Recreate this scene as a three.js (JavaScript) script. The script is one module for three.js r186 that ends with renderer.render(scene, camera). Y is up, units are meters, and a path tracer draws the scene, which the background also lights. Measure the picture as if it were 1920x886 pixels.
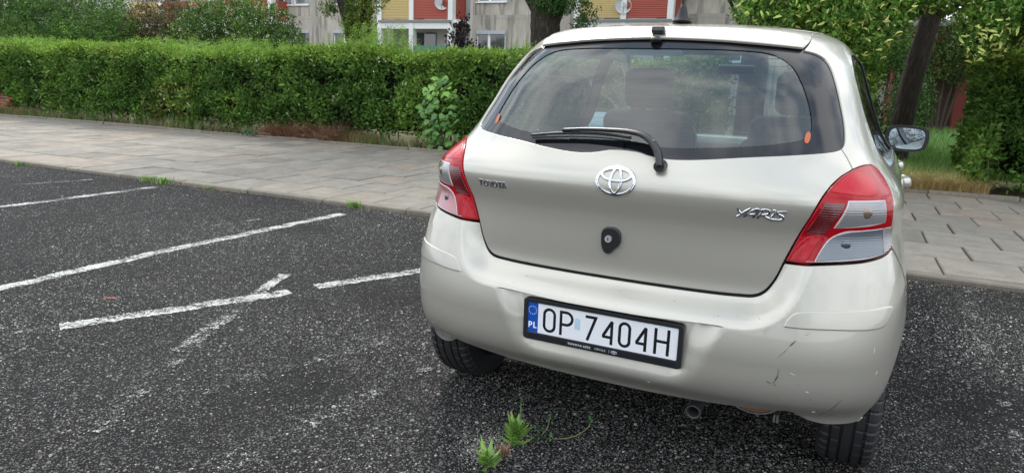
import * as THREE from 'three';
import { mergeGeometries } from 'three/addons/utils/BufferGeometryUtils.js';
import { RoundedBoxGeometry } from 'three/addons/geometries/RoundedBoxGeometry.js';
import { FontLoader } from 'three/addons/loaders/FontLoader.js';
import { TextGeometry } from 'three/addons/geometries/TextGeometry.js';

// ------------------------------------------------------------------ camera, sky, sun, exposure
const scene = new THREE.Scene();
const camera = new THREE.PerspectiveCamera(36.8, 1024 / 472, 0.05, 400);
camera.rotation.order = 'YXZ';
camera.position.set(0.6347, 1.2642, 2.0917);
camera.rotation.set(-0.21434, 0.4306, 0.03538);

const renderer = new THREE.WebGLRenderer({ antialias: true });
renderer.setSize(1024, 472);
renderer.toneMapping = THREE.LinearToneMapping;
renderer.toneMappingExposure = 1.9;
renderer.shadowMap.enabled = true;

// small deterministic noise kit
function rng(seed) { let a = seed >>> 0; return () => { a = (a + 0x6D2B79F5) | 0; let t = Math.imul(a ^ (a >>> 15), 1 | a); t = (t + Math.imul(t ^ (t >>> 7), 61 | t)) ^ t; return ((t ^ (t >>> 14)) >>> 0) / 4294967296; }; }
function hash3(x, y, z) { let h = Math.imul(x, 374761393) ^ Math.imul(y, 668265263) ^ Math.imul(z, 2147483647 - 1013); h = Math.imul(h ^ (h >>> 13), 1274126177); return ((h ^ (h >>> 16)) >>> 0) / 4294967296; }
function vnoise(x, y, z = 0) {
  const xi = Math.floor(x), yi = Math.floor(y), zi = Math.floor(z);
  let fx = x - xi, fy = y - yi, fz = z - zi; fx = fx * fx * (3 - 2 * fx); fy = fy * fy * (3 - 2 * fy); fz = fz * fz * (3 - 2 * fz);
  const L = (a, b, t) => a + (b - a) * t;
  return L(L(L(hash3(xi, yi, zi), hash3(xi + 1, yi, zi), fx), L(hash3(xi, yi + 1, zi), hash3(xi + 1, yi + 1, zi), fx), fy),
    L(L(hash3(xi, yi, zi + 1), hash3(xi + 1, yi, zi + 1), fx), L(hash3(xi, yi + 1, zi + 1), hash3(xi + 1, yi + 1, zi + 1), fx), fy), fz);
}
function fbm(x, y, z = 0, o = 4) { let s = 0, a = 0.5, n = 0; for (let i = 0; i < o; i++) { s += a * vnoise(x, y, z); n += a; a *= 0.5; x = x * 2.03 + 17.1; y = y * 2.03 + 5.3; z = z * 2.03 + 9.7; } return s / n; }
const HPI = Math.PI / 2;
const clamp = (x, a = 0, b = 1) => Math.min(b, Math.max(a, x));
const sstep = (a, b, x) => { const t = clamp((x - a) / (b - a)); return t * t * (3 - 2 * t); };
const lerp = (a, b, t) => a + (b - a) * t;

const SUN = new THREE.Vector3(-0.42, 0.66, -0.62).normalize();
{ // overcast sky with broken cloud, lit from the sun's side
  const w = 1024, h = 512, d = new Float32Array(w * h * 4);
  for (let j = 0; j < h; j++) for (let i = 0; i < w; i++) {
    const el = (j + 0.5) / h * Math.PI - Math.PI / 2, az = ((i + 0.5) / w - 0.5) * 2 * Math.PI;
    const x = Math.cos(el) * Math.cos(az), y = Math.sin(el), z = Math.cos(el) * Math.sin(az);
    const k = (j * w + i) * 4;
    const yy = Math.max(y, 0.0) + 0.16, px = x / yy, pz = z / yy;
    const c = fbm(px * 4.2 + 3, pz * 4.2 + 8, 0.5, 6), c2 = fbm(px * 1.6 + 11, pz * 1.6 + 2, 4.5, 4);
    const cl = sstep(0.36, 0.60, c * 0.6 + c2 * 0.4);
    const sd = clamp(x * SUN.x + y * SUN.y + z * SUN.z), glow = 0.16 * Math.pow(sd, 4);
    const lo = [0.40, 0.55, 0.74], hi = [1.46, 1.50, 1.54];
    const hz = Math.exp(-Math.max(y, 0) * 5);
    for (let q = 0; q < 3; q++) { let v = lerp(lo[q], hi[q], cl) + glow; v = lerp(v, [1.0, 1.02, 1.05][q], hz * 0.6); d[k + q] = v * SKYK(); }
    d[k + 3] = 1;
  }
  const t = new THREE.DataTexture(d, w, h, THREE.RGBAFormat, THREE.FloatType);
  t.mapping = THREE.EquirectangularReflectionMapping; t.minFilter = t.magFilter = THREE.LinearFilter; t.wrapS = THREE.RepeatWrapping; t.needsUpdate = true;
  scene.background = t; scene.environment = t;
}
function SKYK() { return 0.86; }
const sun = new THREE.DirectionalLight(new THREE.Color(1, 0.95, 0.88), 1.5);
sun.position.copy(SUN).multiplyScalar(60); sun.target.position.set(-3, 0, -6);
sun.castShadow = true; sun.shadow.radius = 28; sun.shadow.mapSize.set(2048, 2048);
Object.assign(sun.shadow.camera, { left: -45, right: 45, top: 45, bottom: -45, near: 1, far: 160 });
scene.add(sun, sun.target);

// ------------------------------------------------------------------ bookkeeping helpers
const taken = new Map();
function numbered(n) { const k = taken.get(n) || 0; taken.set(n, k + 1); return k ? `${n}_${String(k).padStart(3, '0')}` : n; }
function shade(o) { o.traverse(m => { if (m.isMesh) { m.castShadow = true; m.receiveShadow = true; } }); return o; }
function mesh(name, geo, mat, parent) { const m = new THREE.Mesh(geo, mat); m.name = parent ? name : numbered(name); m.castShadow = m.receiveShadow = true; (parent || scene).add(m); return m; }
function thing(name, label, category, pos = [0, 0, 0], rotY = 0, group) {
  const g = new THREE.Group(); g.name = numbered(name); g.position.set(...pos); g.rotation.y = rotY;
  g.userData = { label, category }; if (group) g.userData.group = group; scene.add(g); return g;
}
function tag(o, label, category, group) { o.userData.label = label; o.userData.category = category; if (group) o.userData.group = group; return o; }
function structure(name, geo, mat, label, category) { const m = mesh(name, geo, mat); m.userData.kind = 'structure'; if (label) m.userData.label = label; if (category) m.userData.category = category; return m; }
const lin = (r, g, b) => new THREE.Color().setRGB(r, g, b);
const std = (c, rough, o = {}) => new THREE.MeshStandardMaterial({ color: Array.isArray(c) ? lin(...c) : c, roughness: rough, metalness: 0, ...o });
const phys = (c, rough, o = {}) => new THREE.MeshPhysicalMaterial({ color: Array.isArray(c) ? lin(...c) : c, roughness: rough, metalness: 0, ...o });
const V = (x, y, z) => new THREE.Vector3(x, y, z);
function boxAt(x0, x1, y0, y1, z0, z1) { const g = new THREE.BoxGeometry(Math.abs(x1 - x0), Math.abs(y1 - y0), Math.abs(z1 - z0)); g.translate((x0 + x1) / 2, (y0 + y1) / 2, (z0 + z1) / 2); return g; }
function rboxAt(x0, x1, y0, y1, z0, z1, r = 0.02, seg = 2) { const g = new RoundedBoxGeometry(Math.abs(x1 - x0), Math.abs(y1 - y0), Math.abs(z1 - z0), seg, r); g.translate((x0 + x1) / 2, (y0 + y1) / 2, (z0 + z1) / 2); return g; }
function geoFrom(pos, idx, nor, uv, col) {
  const g = new THREE.BufferGeometry(); g.setAttribute('position', new THREE.Float32BufferAttribute(pos, 3));
  if (idx) g.setIndex(idx);
  if (nor) g.setAttribute('normal', new THREE.Float32BufferAttribute(nor, 3)); else g.computeVertexNormals();
  g.setAttribute('uv', new THREE.Float32BufferAttribute(uv || new Array(pos.length / 3 * 2).fill(0), 2));
  if (col) g.setAttribute('color', new THREE.Float32BufferAttribute(col, 3));
  return g;
}
function merge(list) { return mergeGeometries(list.map(g => { const q = g.index ? g.toNonIndexed() : g; for (const k of Object.keys(q.attributes)) if (!['position', 'normal', 'uv'].includes(k)) q.deleteAttribute(k); return q; }), false); }
// swept tube along points; radius may be [a,b] (two axes) per point; up fixes the frame
function sweep(pts, rad, seg = 8, up = V(0, 1, 0), cap = true) {
  const pos = [], idx = [], n = pts.length;
  for (let i = 0; i < n; i++) {
    const t = pts[Math.min(i + 1, n - 1)].clone().sub(pts[Math.max(i - 1, 0)]).normalize();
    let b = new THREE.Vector3().crossVectors(t, up); if (b.lengthSq() < 1e-6) b = new THREE.Vector3().crossVectors(t, V(1, 0, 0.01)); b.normalize();
    const c = new THREE.Vector3().crossVectors(b, t).normalize();
    const r = typeof rad === 'function' ? rad(i / (n - 1), i) : rad, ra = Array.isArray(r) ? r[0] : r, rb = Array.isArray(r) ? r[1] : r;
    for (let k = 0; k < seg; k++) { const a = k / seg * 2 * Math.PI, q = pts[i].clone().addScaledVector(b, Math.cos(a) * ra).addScaledVector(c, Math.sin(a) * rb); pos.push(q.x, q.y, q.z); }
  }
  for (let i = 0; i < n - 1; i++) for (let k = 0; k < seg; k++) { const a = i * seg + k, b = i * seg + (k + 1) % seg, c = a + seg, d = b + seg; idx.push(a, c, b, b, c, d); }
  if (cap) { for (const e of [0, n - 1]) { const ci = pos.length / 3; pos.push(pts[e].x, pts[e].y, pts[e].z); for (let k = 0; k < seg; k++) { const a = e * seg + k, b = e * seg + (k + 1) % seg; e ? idx.push(a, ci, b) : idx.push(a, b, ci); } } }
  return geoFrom(pos, idx);
}
function spline(pts, n) { return new THREE.CatmullRomCurve3(pts.map(p => V(...p)), false, 'centripetal').getPoints(n); }
function canvasTex(w, h, draw, srgb = true) { const c = document.createElement('canvas'); c.width = w; c.height = h; draw(c.getContext('2d'), w, h); const t = new THREE.CanvasTexture(c); if (srgb) t.colorSpace = THREE.SRGBColorSpace; t.magFilter = THREE.LinearFilter; t.anisotropy = 8; return t; }
function dataTex(w, h, f, srgb = true) {
  const d = new Uint8Array(w * h * 4), o = [0, 0, 0, 255];
  for (let j = 0; j < h; j++) for (let i = 0; i < w; i++) { o[3] = 255; f(i, j, o); const k = (j * w + i) * 4; for (let q = 0; q < 4; q++) d[k + q] = clamp(o[q], 0, 255); }
  const t = new THREE.DataTexture(d, w, h); t.wrapS = t.wrapT = THREE.RepeatWrapping; t.magFilter = THREE.LinearFilter; t.minFilter = THREE.LinearMipmapLinearFilter; t.generateMipmaps = true; if (srgb) t.colorSpace = THREE.SRGBColorSpace; t.needsUpdate = true; return t;
}
// noise that tiles over n cells
function tnoise(x, y, n, seed) { const xi = Math.floor(x), yi = Math.floor(y); let fx = x - xi, fy = y - yi; fx = fx * fx * (3 - 2 * fx); fy = fy * fy * (3 - 2 * fy); const m = q => ((q % n) + n) % n; return lerp(lerp(hash3(m(xi), m(yi), seed), hash3(m(xi + 1), m(yi), seed), fx), lerp(hash3(m(xi), m(yi + 1), seed), hash3(m(xi + 1), m(yi + 1), seed), fx), fy); }
// ------------------------------------------------------------------ ground: asphalt, parking lines, pavement, kerbs, lawn
const PAVE_Y = 0.036;
const toWorldPx = (x, y, z) => { // is a point within (or close to) the picture
  const q = V(x, y, z).applyMatrix4(VIEW); if (q.z > -0.2) return null; const f = 1 / Math.tan(36.8 * Math.PI / 360); return [q.x / -q.z * f / (1024 / 472), q.y / -q.z * f]; };
camera.updateMatrixWorld(true); const VIEW = camera.matrixWorld.clone().invert();
const inView = (x, y, z, m = 1.05) => { const q = toWorldPx(x, y, z); return !!q && Math.abs(q[0]) < m && Math.abs(q[1]) < m; };
let asphalt;
{
  const S = 2048, R = rng(5), col = new Float32Array(S * S * 3), hgt = new Float32Array(S * S);
  for (let j = 0; j < S; j++) for (let i = 0; i < S; i++) { const n = 0.5 * tnoise(i / 4, j / 4, 512, 1) + 0.5 * tnoise(i / 32, j / 32, 64, 2), g = hash3(i, j, 3), k = j * S + i; const b = 12 + 20 * n + 18 * (g - 0.5); col[k * 3] = b; col[k * 3 + 1] = b; col[k * 3 + 2] = b * 1.01; hgt[k] = 0.25 + 0.2 * n + 0.12 * g; }
  const stone = (cx, cy, r, c, h) => { const e = 0.55 + 0.45 * R(), a = R() * Math.PI, ca = Math.cos(a), sa = Math.sin(a), q = Math.ceil(r + 1); for (let y = -q; y <= q; y++) for (let x = -q; x <= q; x++) { const u = (x * ca + y * sa) / r, w = (-x * sa + y * ca) / (r * e), d = Math.sqrt(u * u + w * w); if (d > 1) continue; const k = (((cy + y + S) % S) * S + (cx + x + S) % S), t = clamp((1 - d) * r * 0.8); for (let m = 0; m < 3; m++) col[k * 3 + m] = lerp(col[k * 3 + m], c[m] * (0.9 + 0.2 * hash3(x + cx, y + cy, 9)), t); hgt[k] = Math.max(hgt[k], lerp(hgt[k], h, t)); } };
  for (let n = 0; n < 110000; n++) { const t = R(), r = 1.0 + 3.0 * R() * R(), cls = R(); let b = cls < 0.66 ? 20 + 34 * R() : cls < 0.94 ? 54 + 56 * R() : 125 + 85 * R(); const warm = R() < 0.25 ? 1.08 : 1.0; stone((R() * S) | 0, (R() * S) | 0, r, [b * warm, b * (1 + (warm - 1) * 0.4), b * (R() < 0.2 ? 1.06 : 0.97)], 0.5 + 0.5 * R()); }
  for (let n = 0; n < 900; n++) { const r = 2.6 + 3.4 * R() * R(), b = R() < 0.55 ? 70 + 70 * R() : 140 + 75 * R(), red = R() < 0.04; stone((R() * S) | 0, (R() * S) | 0, r, red ? [120, 70, 58] : [b, b * 0.98, b * 0.94], 0.8 + 0.2 * R()); }
  const map = dataTex(S, S, (i, j, o) => { const k = (j * S + i) * 3; o[0] = col[k]; o[1] = col[k + 1]; o[2] = col[k + 2]; });
  const bump = dataTex(1024, 1024, (i, j, o) => { const k = (j * 2) * S + i * 2; o[0] = o[1] = o[2] = hgt[k] * 255; }, false);
  map.anisotropy = 16;
  const TILE = 2.7, x0 = -60, x1 = 60, z0 = -3.56, z1 = 60, xs = [], zs = [];
  const pushRange = (arr, a, b, st) => { for (let q = a; q < b - 1e-6; q += st) arr.push(q); };
  pushRange(xs, x0, -12, 4); pushRange(xs, -12, 4, 0.12); pushRange(xs, 4, x1, 4); xs.push(x1); pushRange(zs, z0, 2.6, 0.12); pushRange(zs, 2.6, z1, 4); zs.push(z1);
  const pos = [], uv = [], cl = [], idx = []; for (const z of zs) for (const x of xs) {
    pos.push(x, 0, z); const a = 0.31, u = (x * Math.cos(a) + z * Math.sin(a)) / TILE, w = (-x * Math.sin(a) + z * Math.cos(a)) / TILE; uv.push(u, w);
    let m = 0.70 + 0.60 * fbm(x * 0.35 + 4, z * 0.35, 1, 3) + 0.50 * (fbm(x * 1.3, z * 1.3 + 7, 2, 4) - 0.5); const dust = sstep(0.56, 0.72, fbm(x * 1.1 + 30, z * 1.1 + 3, 5, 4)); m += 0.40 * dust; cl.push(m * 1.0, m * 0.985, m * 0.965); }
  const nx = xs.length; for (let j = 0; j < zs.length - 1; j++) for (let i = 0; i < nx - 1; i++) { const a = j * nx + i; idx.push(a, a + nx, a + 1, a + 1, a + nx, a + nx + 1); }
  const g = geoFrom(pos, idx, null, uv, cl);
  asphalt = structure('asphalt', g, phys(new THREE.Color(1, 1, 1), 0.92, { map, vertexColors: true, bumpMap: bump, bumpScale: 0.008, specularIntensity: 0.4 }));
  // coarse stones standing out of the worn surface
  const variants = 1, SG = new THREE.IcosahedronGeometry(1, 0); { const p = SG.attributes.position; for (let i = 0; i < p.count; i++) { const k = 0.82 + 0.36 * hash3(Math.round(p.getX(i) * 50), Math.round(p.getY(i) * 50), Math.round(p.getZ(i) * 50)); p.setXYZ(i, p.getX(i) * k, p.getY(i) * k, p.getZ(i) * k); } SG.computeVertexNormals(); }
  const M = []; const C = []; let tries = 0; const RR = rng(91);
  while (M.length < 190000 && tries++ < 1600000) {
    const z = lerp(-3.5, 1.7, RR()), x = lerp(-9, 3, RR()); if (!inView(x, 0, z)) continue; const dd = Math.hypot(x - 0.63, z - 2.09); if (RR() > Math.pow(2.6 / dd, 1.6)) continue;
    if (fbm(x * 1.6 + 50, z * 1.6, 3, 3) < 0.14 + 0.25 * RR()) continue;
    const s = (0.0017 + 0.0042 * RR() * RR() + (RR() < 0.022 ? 0.0055 * RR() : 0)) * (1 + dd * 0.03), e = 0.6 + 0.4 * RR();
    M.push(new THREE.Matrix4().compose(V(x, s * 0.10, z), new THREE.Quaternion().setFromAxisAngle(V(0, 1, 0), RR() * 6.28), V(s * 1.15, s * 0.6, s * e)));
    const t = RR(); let b = t < 0.58 ? 0.024 + 0.055 * RR() : t < 0.91 ? 0.07 + 0.13 * RR() : t < 0.982 ? 0.20 + 0.16 * RR() : 0.38 + 0.2 * RR(); b *= 0.30 + 1.5 * fbm(x * 0.9 + 7, z * 0.9 + 2, 8, 3) * (0.75 + 0.5 * sstep(0.5, 0.7, fbm(x * 1.9, z * 1.9 + 5, 3, 3))); C.push(RR() < 0.03 ? lin(b, b * 0.6, b * 0.5) : lin(b, b * 0.97, b * (0.86 + 0.1 * RR())));
  }
  const im = new THREE.InstancedMesh(SG, std(new THREE.Color(1, 1, 1), 0.7), M.length); M.forEach((m, i) => { im.setMatrixAt(i, m); im.setColorAt(i, C[i]); }); im.name = 'loose_grit'; im.userData.kind = 'stuff'; im.userData.label = 'pale grit stones in the worn asphalt surface'; scene.add(im);
  { // pale sand by the weeds, brown litter along the kerb
    const Q = rng(191), A = [], ga = () => Q() + Q() + Q() - 1.5;
    for (let i = 0; i < 1100; i++) { const s = 0.0009 + 0.0014 * Q(), b = 0.30 + 0.25 * Q(); A.push([-0.37 + 0.11 * ga(), 0.0004, 0.02 + 0.13 * ga(), s, lin(b, b * 0.93, b * 0.82)]); }
    for (let i = 0; i < 9000; i++) { const x = lerp(-10, 3, Q()), d = Q() * Q() * 0.20; if (fbm(x * 1.3, 2, 6, 3) < 0.40 + 0.2 * Q()) continue; const s = 0.0018 + 0.0040 * Q() * Q(), t = Q(); A.push([x, 0.001, -3.525 + d, s, t < 0.5 ? lin(0.10, 0.055, 0.032) : t < 0.8 ? lin(0.055, 0.045, 0.03) : lin(0.30, 0.26, 0.20)]); }
    const im2 = new THREE.InstancedMesh(SG, std(new THREE.Color(1, 1, 1), 0.85), A.length), m4 = new THREE.Matrix4(); A.forEach(([x, y, z, s, c], i) => { m4.compose(V(x, y, z), new THREE.Quaternion().setFromAxisAngle(V(0, 1, 0), Q() * 6.28), V(s * 1.5, s * 0.5, s)); im2.setMatrixAt(i, m4); im2.setColorAt(i, c); }); im2.name = 'kerb_litter'; im2.userData.kind = 'stuff'; im2.userData.label = 'brown litter along the kerb and pale sand by the weeds'; scene.add(im2);
  }
  // worn paint: strips with broken edges and holes
  const wear = (seed, keep) => dataTex(2048, 128, (i, j, o) => { const e = Math.min(j, 127 - j); const n = 0.42 * hash3(i >> 1, j >> 1, seed) + 0.40 * tnoise(i / 4.5, j / 4.5, 4096, seed) + 0.40 * tnoise(i / 13, j / 13, 4096, seed + 1), lo = tnoise(i / 110, j / 90, 4096, seed + 2); const rag = 10 + 26 * tnoise(i / 17, 3, 4096, seed + 4 + (j > 64 ? 7 : 0)); const a = n - 0.60 + (keep - 0.5) * 0.9 + 0.42 * (lo - 0.5) - 0.55 * sstep(rag, rag * 0.2, e); o[0] = o[1] = o[2] = clamp(a * 9 + 0.5) * 255; }, false);
  const pm = (seed, keep, c = 0.52) => std([c, c, c * 0.96], 0.75, { alphaMap: wear(seed, keep), transparent: true });
  const mats = { good: pm(11, 0.56, 0.43), mid: pm(21, 0.46, 0.43), faint: pm(31, 0.26, 0.42), trace: pm(41, 0.10, 0.42) };
  let ly = 0.004; const strip = (name, pts, w, m) => { const p = [], u = [], id = []; let L = 0; for (let i = 0; i < pts.length; i++) { const a = pts[Math.max(0, i - 1)], b = pts[Math.min(pts.length - 1, i + 1)], dx = b[0] - a[0], dz = b[1] - a[1], l = Math.hypot(dx, dz); if (i) L += Math.hypot(pts[i][0] - pts[i - 1][0], pts[i][1] - pts[i - 1][1]); const nx = -dz / l * w / 2, nz = dx / l * w / 2; p.push(pts[i][0] + nx, 0, pts[i][1] + nz, pts[i][0] - nx, 0, pts[i][1] - nz); u.push(L / 2.0, 0, L / 2.0, 1); if (i) { const q = i * 2; id.push(q - 2, q - 1, q, q, q - 1, q + 1); } } const g2 = geoFrom(p, id, null, u); const n = g2.attributes.normal; if (n.getY(0) < 0) { for (let i = 0; i < id.length; i += 3) { const t = id[i]; id[i] = id[i + 1]; id[i + 1] = t; } g2.setIndex(id); g2.computeVertexNormals(); } g2.translate(0, ly, 0); ly += 0.0003; return mesh(name, g2, m, asphalt); };
  const seg = (a, b, n = 10) => { const o = []; for (let i = 0; i <= n; i++) o.push([lerp(a[0], b[0], i / n) + 0.008 * Math.sin(i * 2.1), lerp(a[1], b[1], i / n)]); return o; };
  strip('parking_line', seg([-3.665, 0.9], [-3.655, -1.4], 12), 0.14, mats.good); strip('parking_line', seg([-3.655, -1.4], [-3.53, -3.17], 12), 0.14, mats.good);
  strip('parking_line', seg([-2.775, 0.0], [-2.228, -1.03], 8), 0.14, mats.good); strip('parking_line', seg([-2.177, -1.19], [-1.40, -2.72], 10), 0.14, mats.good); strip('parking_line', seg([-3.05, 0.52], [-2.76, -0.02], 6), 0.11, mats.trace);
  strip('parking_line', seg([-6.20, -0.5], [-6.13, -3.26], 12), 0.14, mats.mid);
  strip('parking_line', seg([1.475, -3.45], [1.30, -0.2], 12), 0.14, mats.trace);
  strip('paint_trace', seg([-2.52, -1.30], [-2.36, -0.88], 5), 0.10, mats.mid); strip('paint_trace', seg([-2.36, -0.88], [-2.0, -0.05], 8), 0.12, mats.faint); strip('paint_trace', seg([-2.0, -0.05], [-1.65, 0.62], 8), 0.14, mats.trace); strip('paint_trace', seg([-5.0, -1.7], [-4.9, -2.9], 8), 0.09, mats.trace); strip('paint_trace', seg([-0.95, -0.55], [-1.15, 1.05], 10), 0.16, mats.trace); strip('paint_trace', seg([-1.15, -1.0], [-1.6, 0.2], 10), 0.10, mats.trace); strip('paint_trace', seg([-7.4, -2.2], [-7.1, -3.2], 8), 0.08, mats.faint); strip('paint_trace', seg([-3.95, -2.55], [-4.05, -2.1], 4), 0.05, mats.faint);
}
let pavement;
{
  const S = 1024, conc = (seed, base) => dataTex(S, S, (i, j, o) => { const n = 0.5 * tnoise(i / 90, j / 90, S, seed) + 0.3 * tnoise(i / 20, j / 20, S, seed + 1) + 0.2 * tnoise(i / 5, j / 5, S, seed + 2), g = hash3(i, j, seed + 5), sp = g > 0.985 ? 22 : g < 0.03 ? -34 : 0; const b = base + 34 * (n - 0.5) + 16 * (g - 0.5) + sp; o[0] = b * 1.03; o[1] = b * 0.98; o[2] = b * 0.905; });
  const cmap = conc(60, 125), cb = dataTex(512, 512, (i, j, o) => { o[0] = o[1] = o[2] = 110 + 90 * hash3(i, j, 7) * tnoise(i / 3, j / 3, 512, 8) + 50 * tnoise(i / 24, j / 24, 512, 9); }, false);
  const tints = [[1, 1, 1], [0.88, 0.88, 0.88], [1.08, 1.04, 1.0], [0.76, 0.77, 0.76], [1.04, 0.97, 0.92], [0.96, 0.97, 0.97]];
  const mats = tints.map(t => std(t, 0.82, { map: cmap, bumpMap: cb, bumpScale: 0.0015 }));
  const base = new THREE.PlaneGeometry(70, 5.2); base.rotateX(-HPI); base.translate(-8, 0.008, -6.13);
  pavement = structure('pavement', base, std([0.045, 0.040, 0.031], 0.95));
  const slabGeo = (w, d, h, c, u0, v0) => { const x = w / 2, z = d / 2, t = 0, b = -h, pos = [], uv = [], P = (px, py, pz) => { pos.push(px, py, pz); uv.push((px + u0) / 1.4, (pz + v0) / 1.4); }; const T = [[-x + c, t, -z + c], [x - c, t, -z + c], [x - c, t, z - c], [-x + c, t, z - c]], E = [[-x, t - c, -z], [x, t - c, -z], [x, t - c, z], [-x, t - c, z]], Bt = E.map(p => [p[0], b, p[2]]); const quad = (a, b2, c2, d2) => { P(...a); P(...d2); P(...c2); P(...a); P(...c2); P(...b2); }; quad(...T); for (let i = 0; i < 4; i++) { const k = (i + 1) % 4; quad(T[k], T[i], E[i], E[k]); quad(E[k], E[i], Bt[i], Bt[k]); } const g = geoFrom(pos, null, null, uv); return g; };
  const PX = 0.548, PZ = 0.605, Z0 = -3.64, R = rng(14), variants = []; for (let k = 0; k < 7; k++) variants.push(slabGeo(PX - 0.008 - 0.014 * R(), PZ - 0.008 - 0.014 * R(), 0.04, 0.008, R() * 9, R() * 9));
  const rest = []; let cnt = 0; const cand = [];
  for (let r = 0; r < 8; r++) for (let c = -60; c < 32; c++) { const x = (c + (r % 2 ? 0.5 : 0) + 0.06 * hash3(r, 3, 3)) * PX, z = Z0 - (r + 0.5) * PZ; cand.push([x, z, r, c, inView(x, PAVE_Y, z, 1.06) ? Math.hypot(x - 0.63, z - 2.09) : 1e6]); }
  cand.sort((a, b) => a[4] - b[4]);
  cand.forEach(([x, z, r, c, d], i) => { const v = variants[(hash3(r, c, 1) * 7) | 0], m = mats[(hash3(r, c, 2) * 6) | 0], y = PAVE_Y + 0.009 * (hash3(r, c, 4) - 0.5), rx = 0.018 * (hash3(r, c, 5) - 0.5), rz = 0.020 * (hash3(r, c, 6) - 0.5), ry = 0.012 * (hash3(r, c, 8) - 0.5);
    if (i < 296 && d < 1e5) { const q = mesh('slab', v, m, pavement); q.position.set(x, y, z); q.rotation.set(rx, ry, rz); } else { const g = v.clone(); g.applyMatrix4(new THREE.Matrix4().compose(V(x, y, z), new THREE.Quaternion().setFromEuler(new THREE.Euler(rx, ry, rz)), V(1, 1, 1))); rest.push(g); } });
  const rs = mesh('far_slabs', merge(rest), mats[0], pavement); rs.userData.kind = 'stuff';
  // kerbs
  const kerbMats = [std([0.95, 0.93, 0.88], 0.85, { map: cmap, bumpMap: cb, bumpScale: 0.002 }), std([0.82, 0.81, 0.78], 0.85, { map: cmap, bumpMap: cb, bumpScale: 0.002 })];
  const kg = [0, 1, 2].map(k => slabGeo(0.985, 0.105, 0.12, 0.012, k * 3.1, k)), fg = [0, 1, 2].map(k => slabGeo(0.985, 0.07, 0.12, 0.008, k * 2.3, k + 4));
  for (let c = -24; c < 8; c++) { const q = mesh('kerb_stone', kg[(c + 60) % 3], kerbMats[(c * 7 + 70) % 2], pavement); q.position.set(c * 1.0 + 0.43, PAVE_Y + 0.004 + 0.008 * (hash3(c, 1, 1) - 0.5), -3.575 + 0.012 * (hash3(c, 2, 1) - 0.5)); q.rotation.set(0.03 * (hash3(c, 4, 4) - 0.5), 0.012 * (hash3(c, 3, 1) - 0.5), 0.008 * (hash3(c, 5, 1) - 0.5)); }
  for (let c = -30; c < 10; c++) { const q = mesh('edging_stone', fg[(c + 60) % 3], kerbMats[(c * 5 + 300) % 2], pavement); q.position.set(c * 1.0 + 0.2, PAVE_Y + 0.035 + 0.018 * (hash3(c, 1, 2) - 0.5), -8.53 + 0.02 * (hash3(c, 2, 2) - 0.5)); q.rotation.set(0, 0.014 * (hash3(c, 3, 2) - 0.5), 0.01 * (hash3(c, 5, 2) - 0.5)); }
}
{ // earth and lawn behind the pavement, swelling a little
  const S = 512, m = dataTex(S, S, (i, j, o) => { const n = tnoise(i / 40, j / 40, S, 81), f = tnoise(i / 6, j / 6, S, 82), g = hash3(i, j, 83), a = sstep(0.35, 0.65, n * 0.6 + f * 0.4); const e = [74 + 30 * g, 58 + 22 * g, 42 + 16 * g], l = [62 + 34 * g, 78 + 40 * g, 34 + 18 * g]; for (let q = 0; q < 3; q++) o[q] = lerp(e[q], l[q], a); });
  const pos = [], uv = [], idx = [], xs = [], zs = []; for (let x = -80; x <= 60; x += 1.0) xs.push(x); for (let z = -8.56; z >= -110; z -= z > -24 ? 0.5 : 4) zs.push(z);
  for (const z of zs) for (const x of xs) { pos.push(x, 0.02 + 0.05 * sstep(-8.6, -9.2, z) * fbm(x * 0.7, z * 0.7) + 0.10 * sstep(-9, -14, z), z); uv.push(x / 1.7, z / 1.7); }
  const nx = xs.length; for (let j = 0; j < zs.length - 1; j++) for (let i = 0; i < nx - 1; i++) { const a = j * nx + i; idx.push(a, a + 1, a + nx, a + 1, a + nx + 1, a + nx); }
  structure('lawn', geoFrom(pos, idx, null, uv), std([0.95, 0.95, 0.95], 0.95, { map: m }));
}

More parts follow.
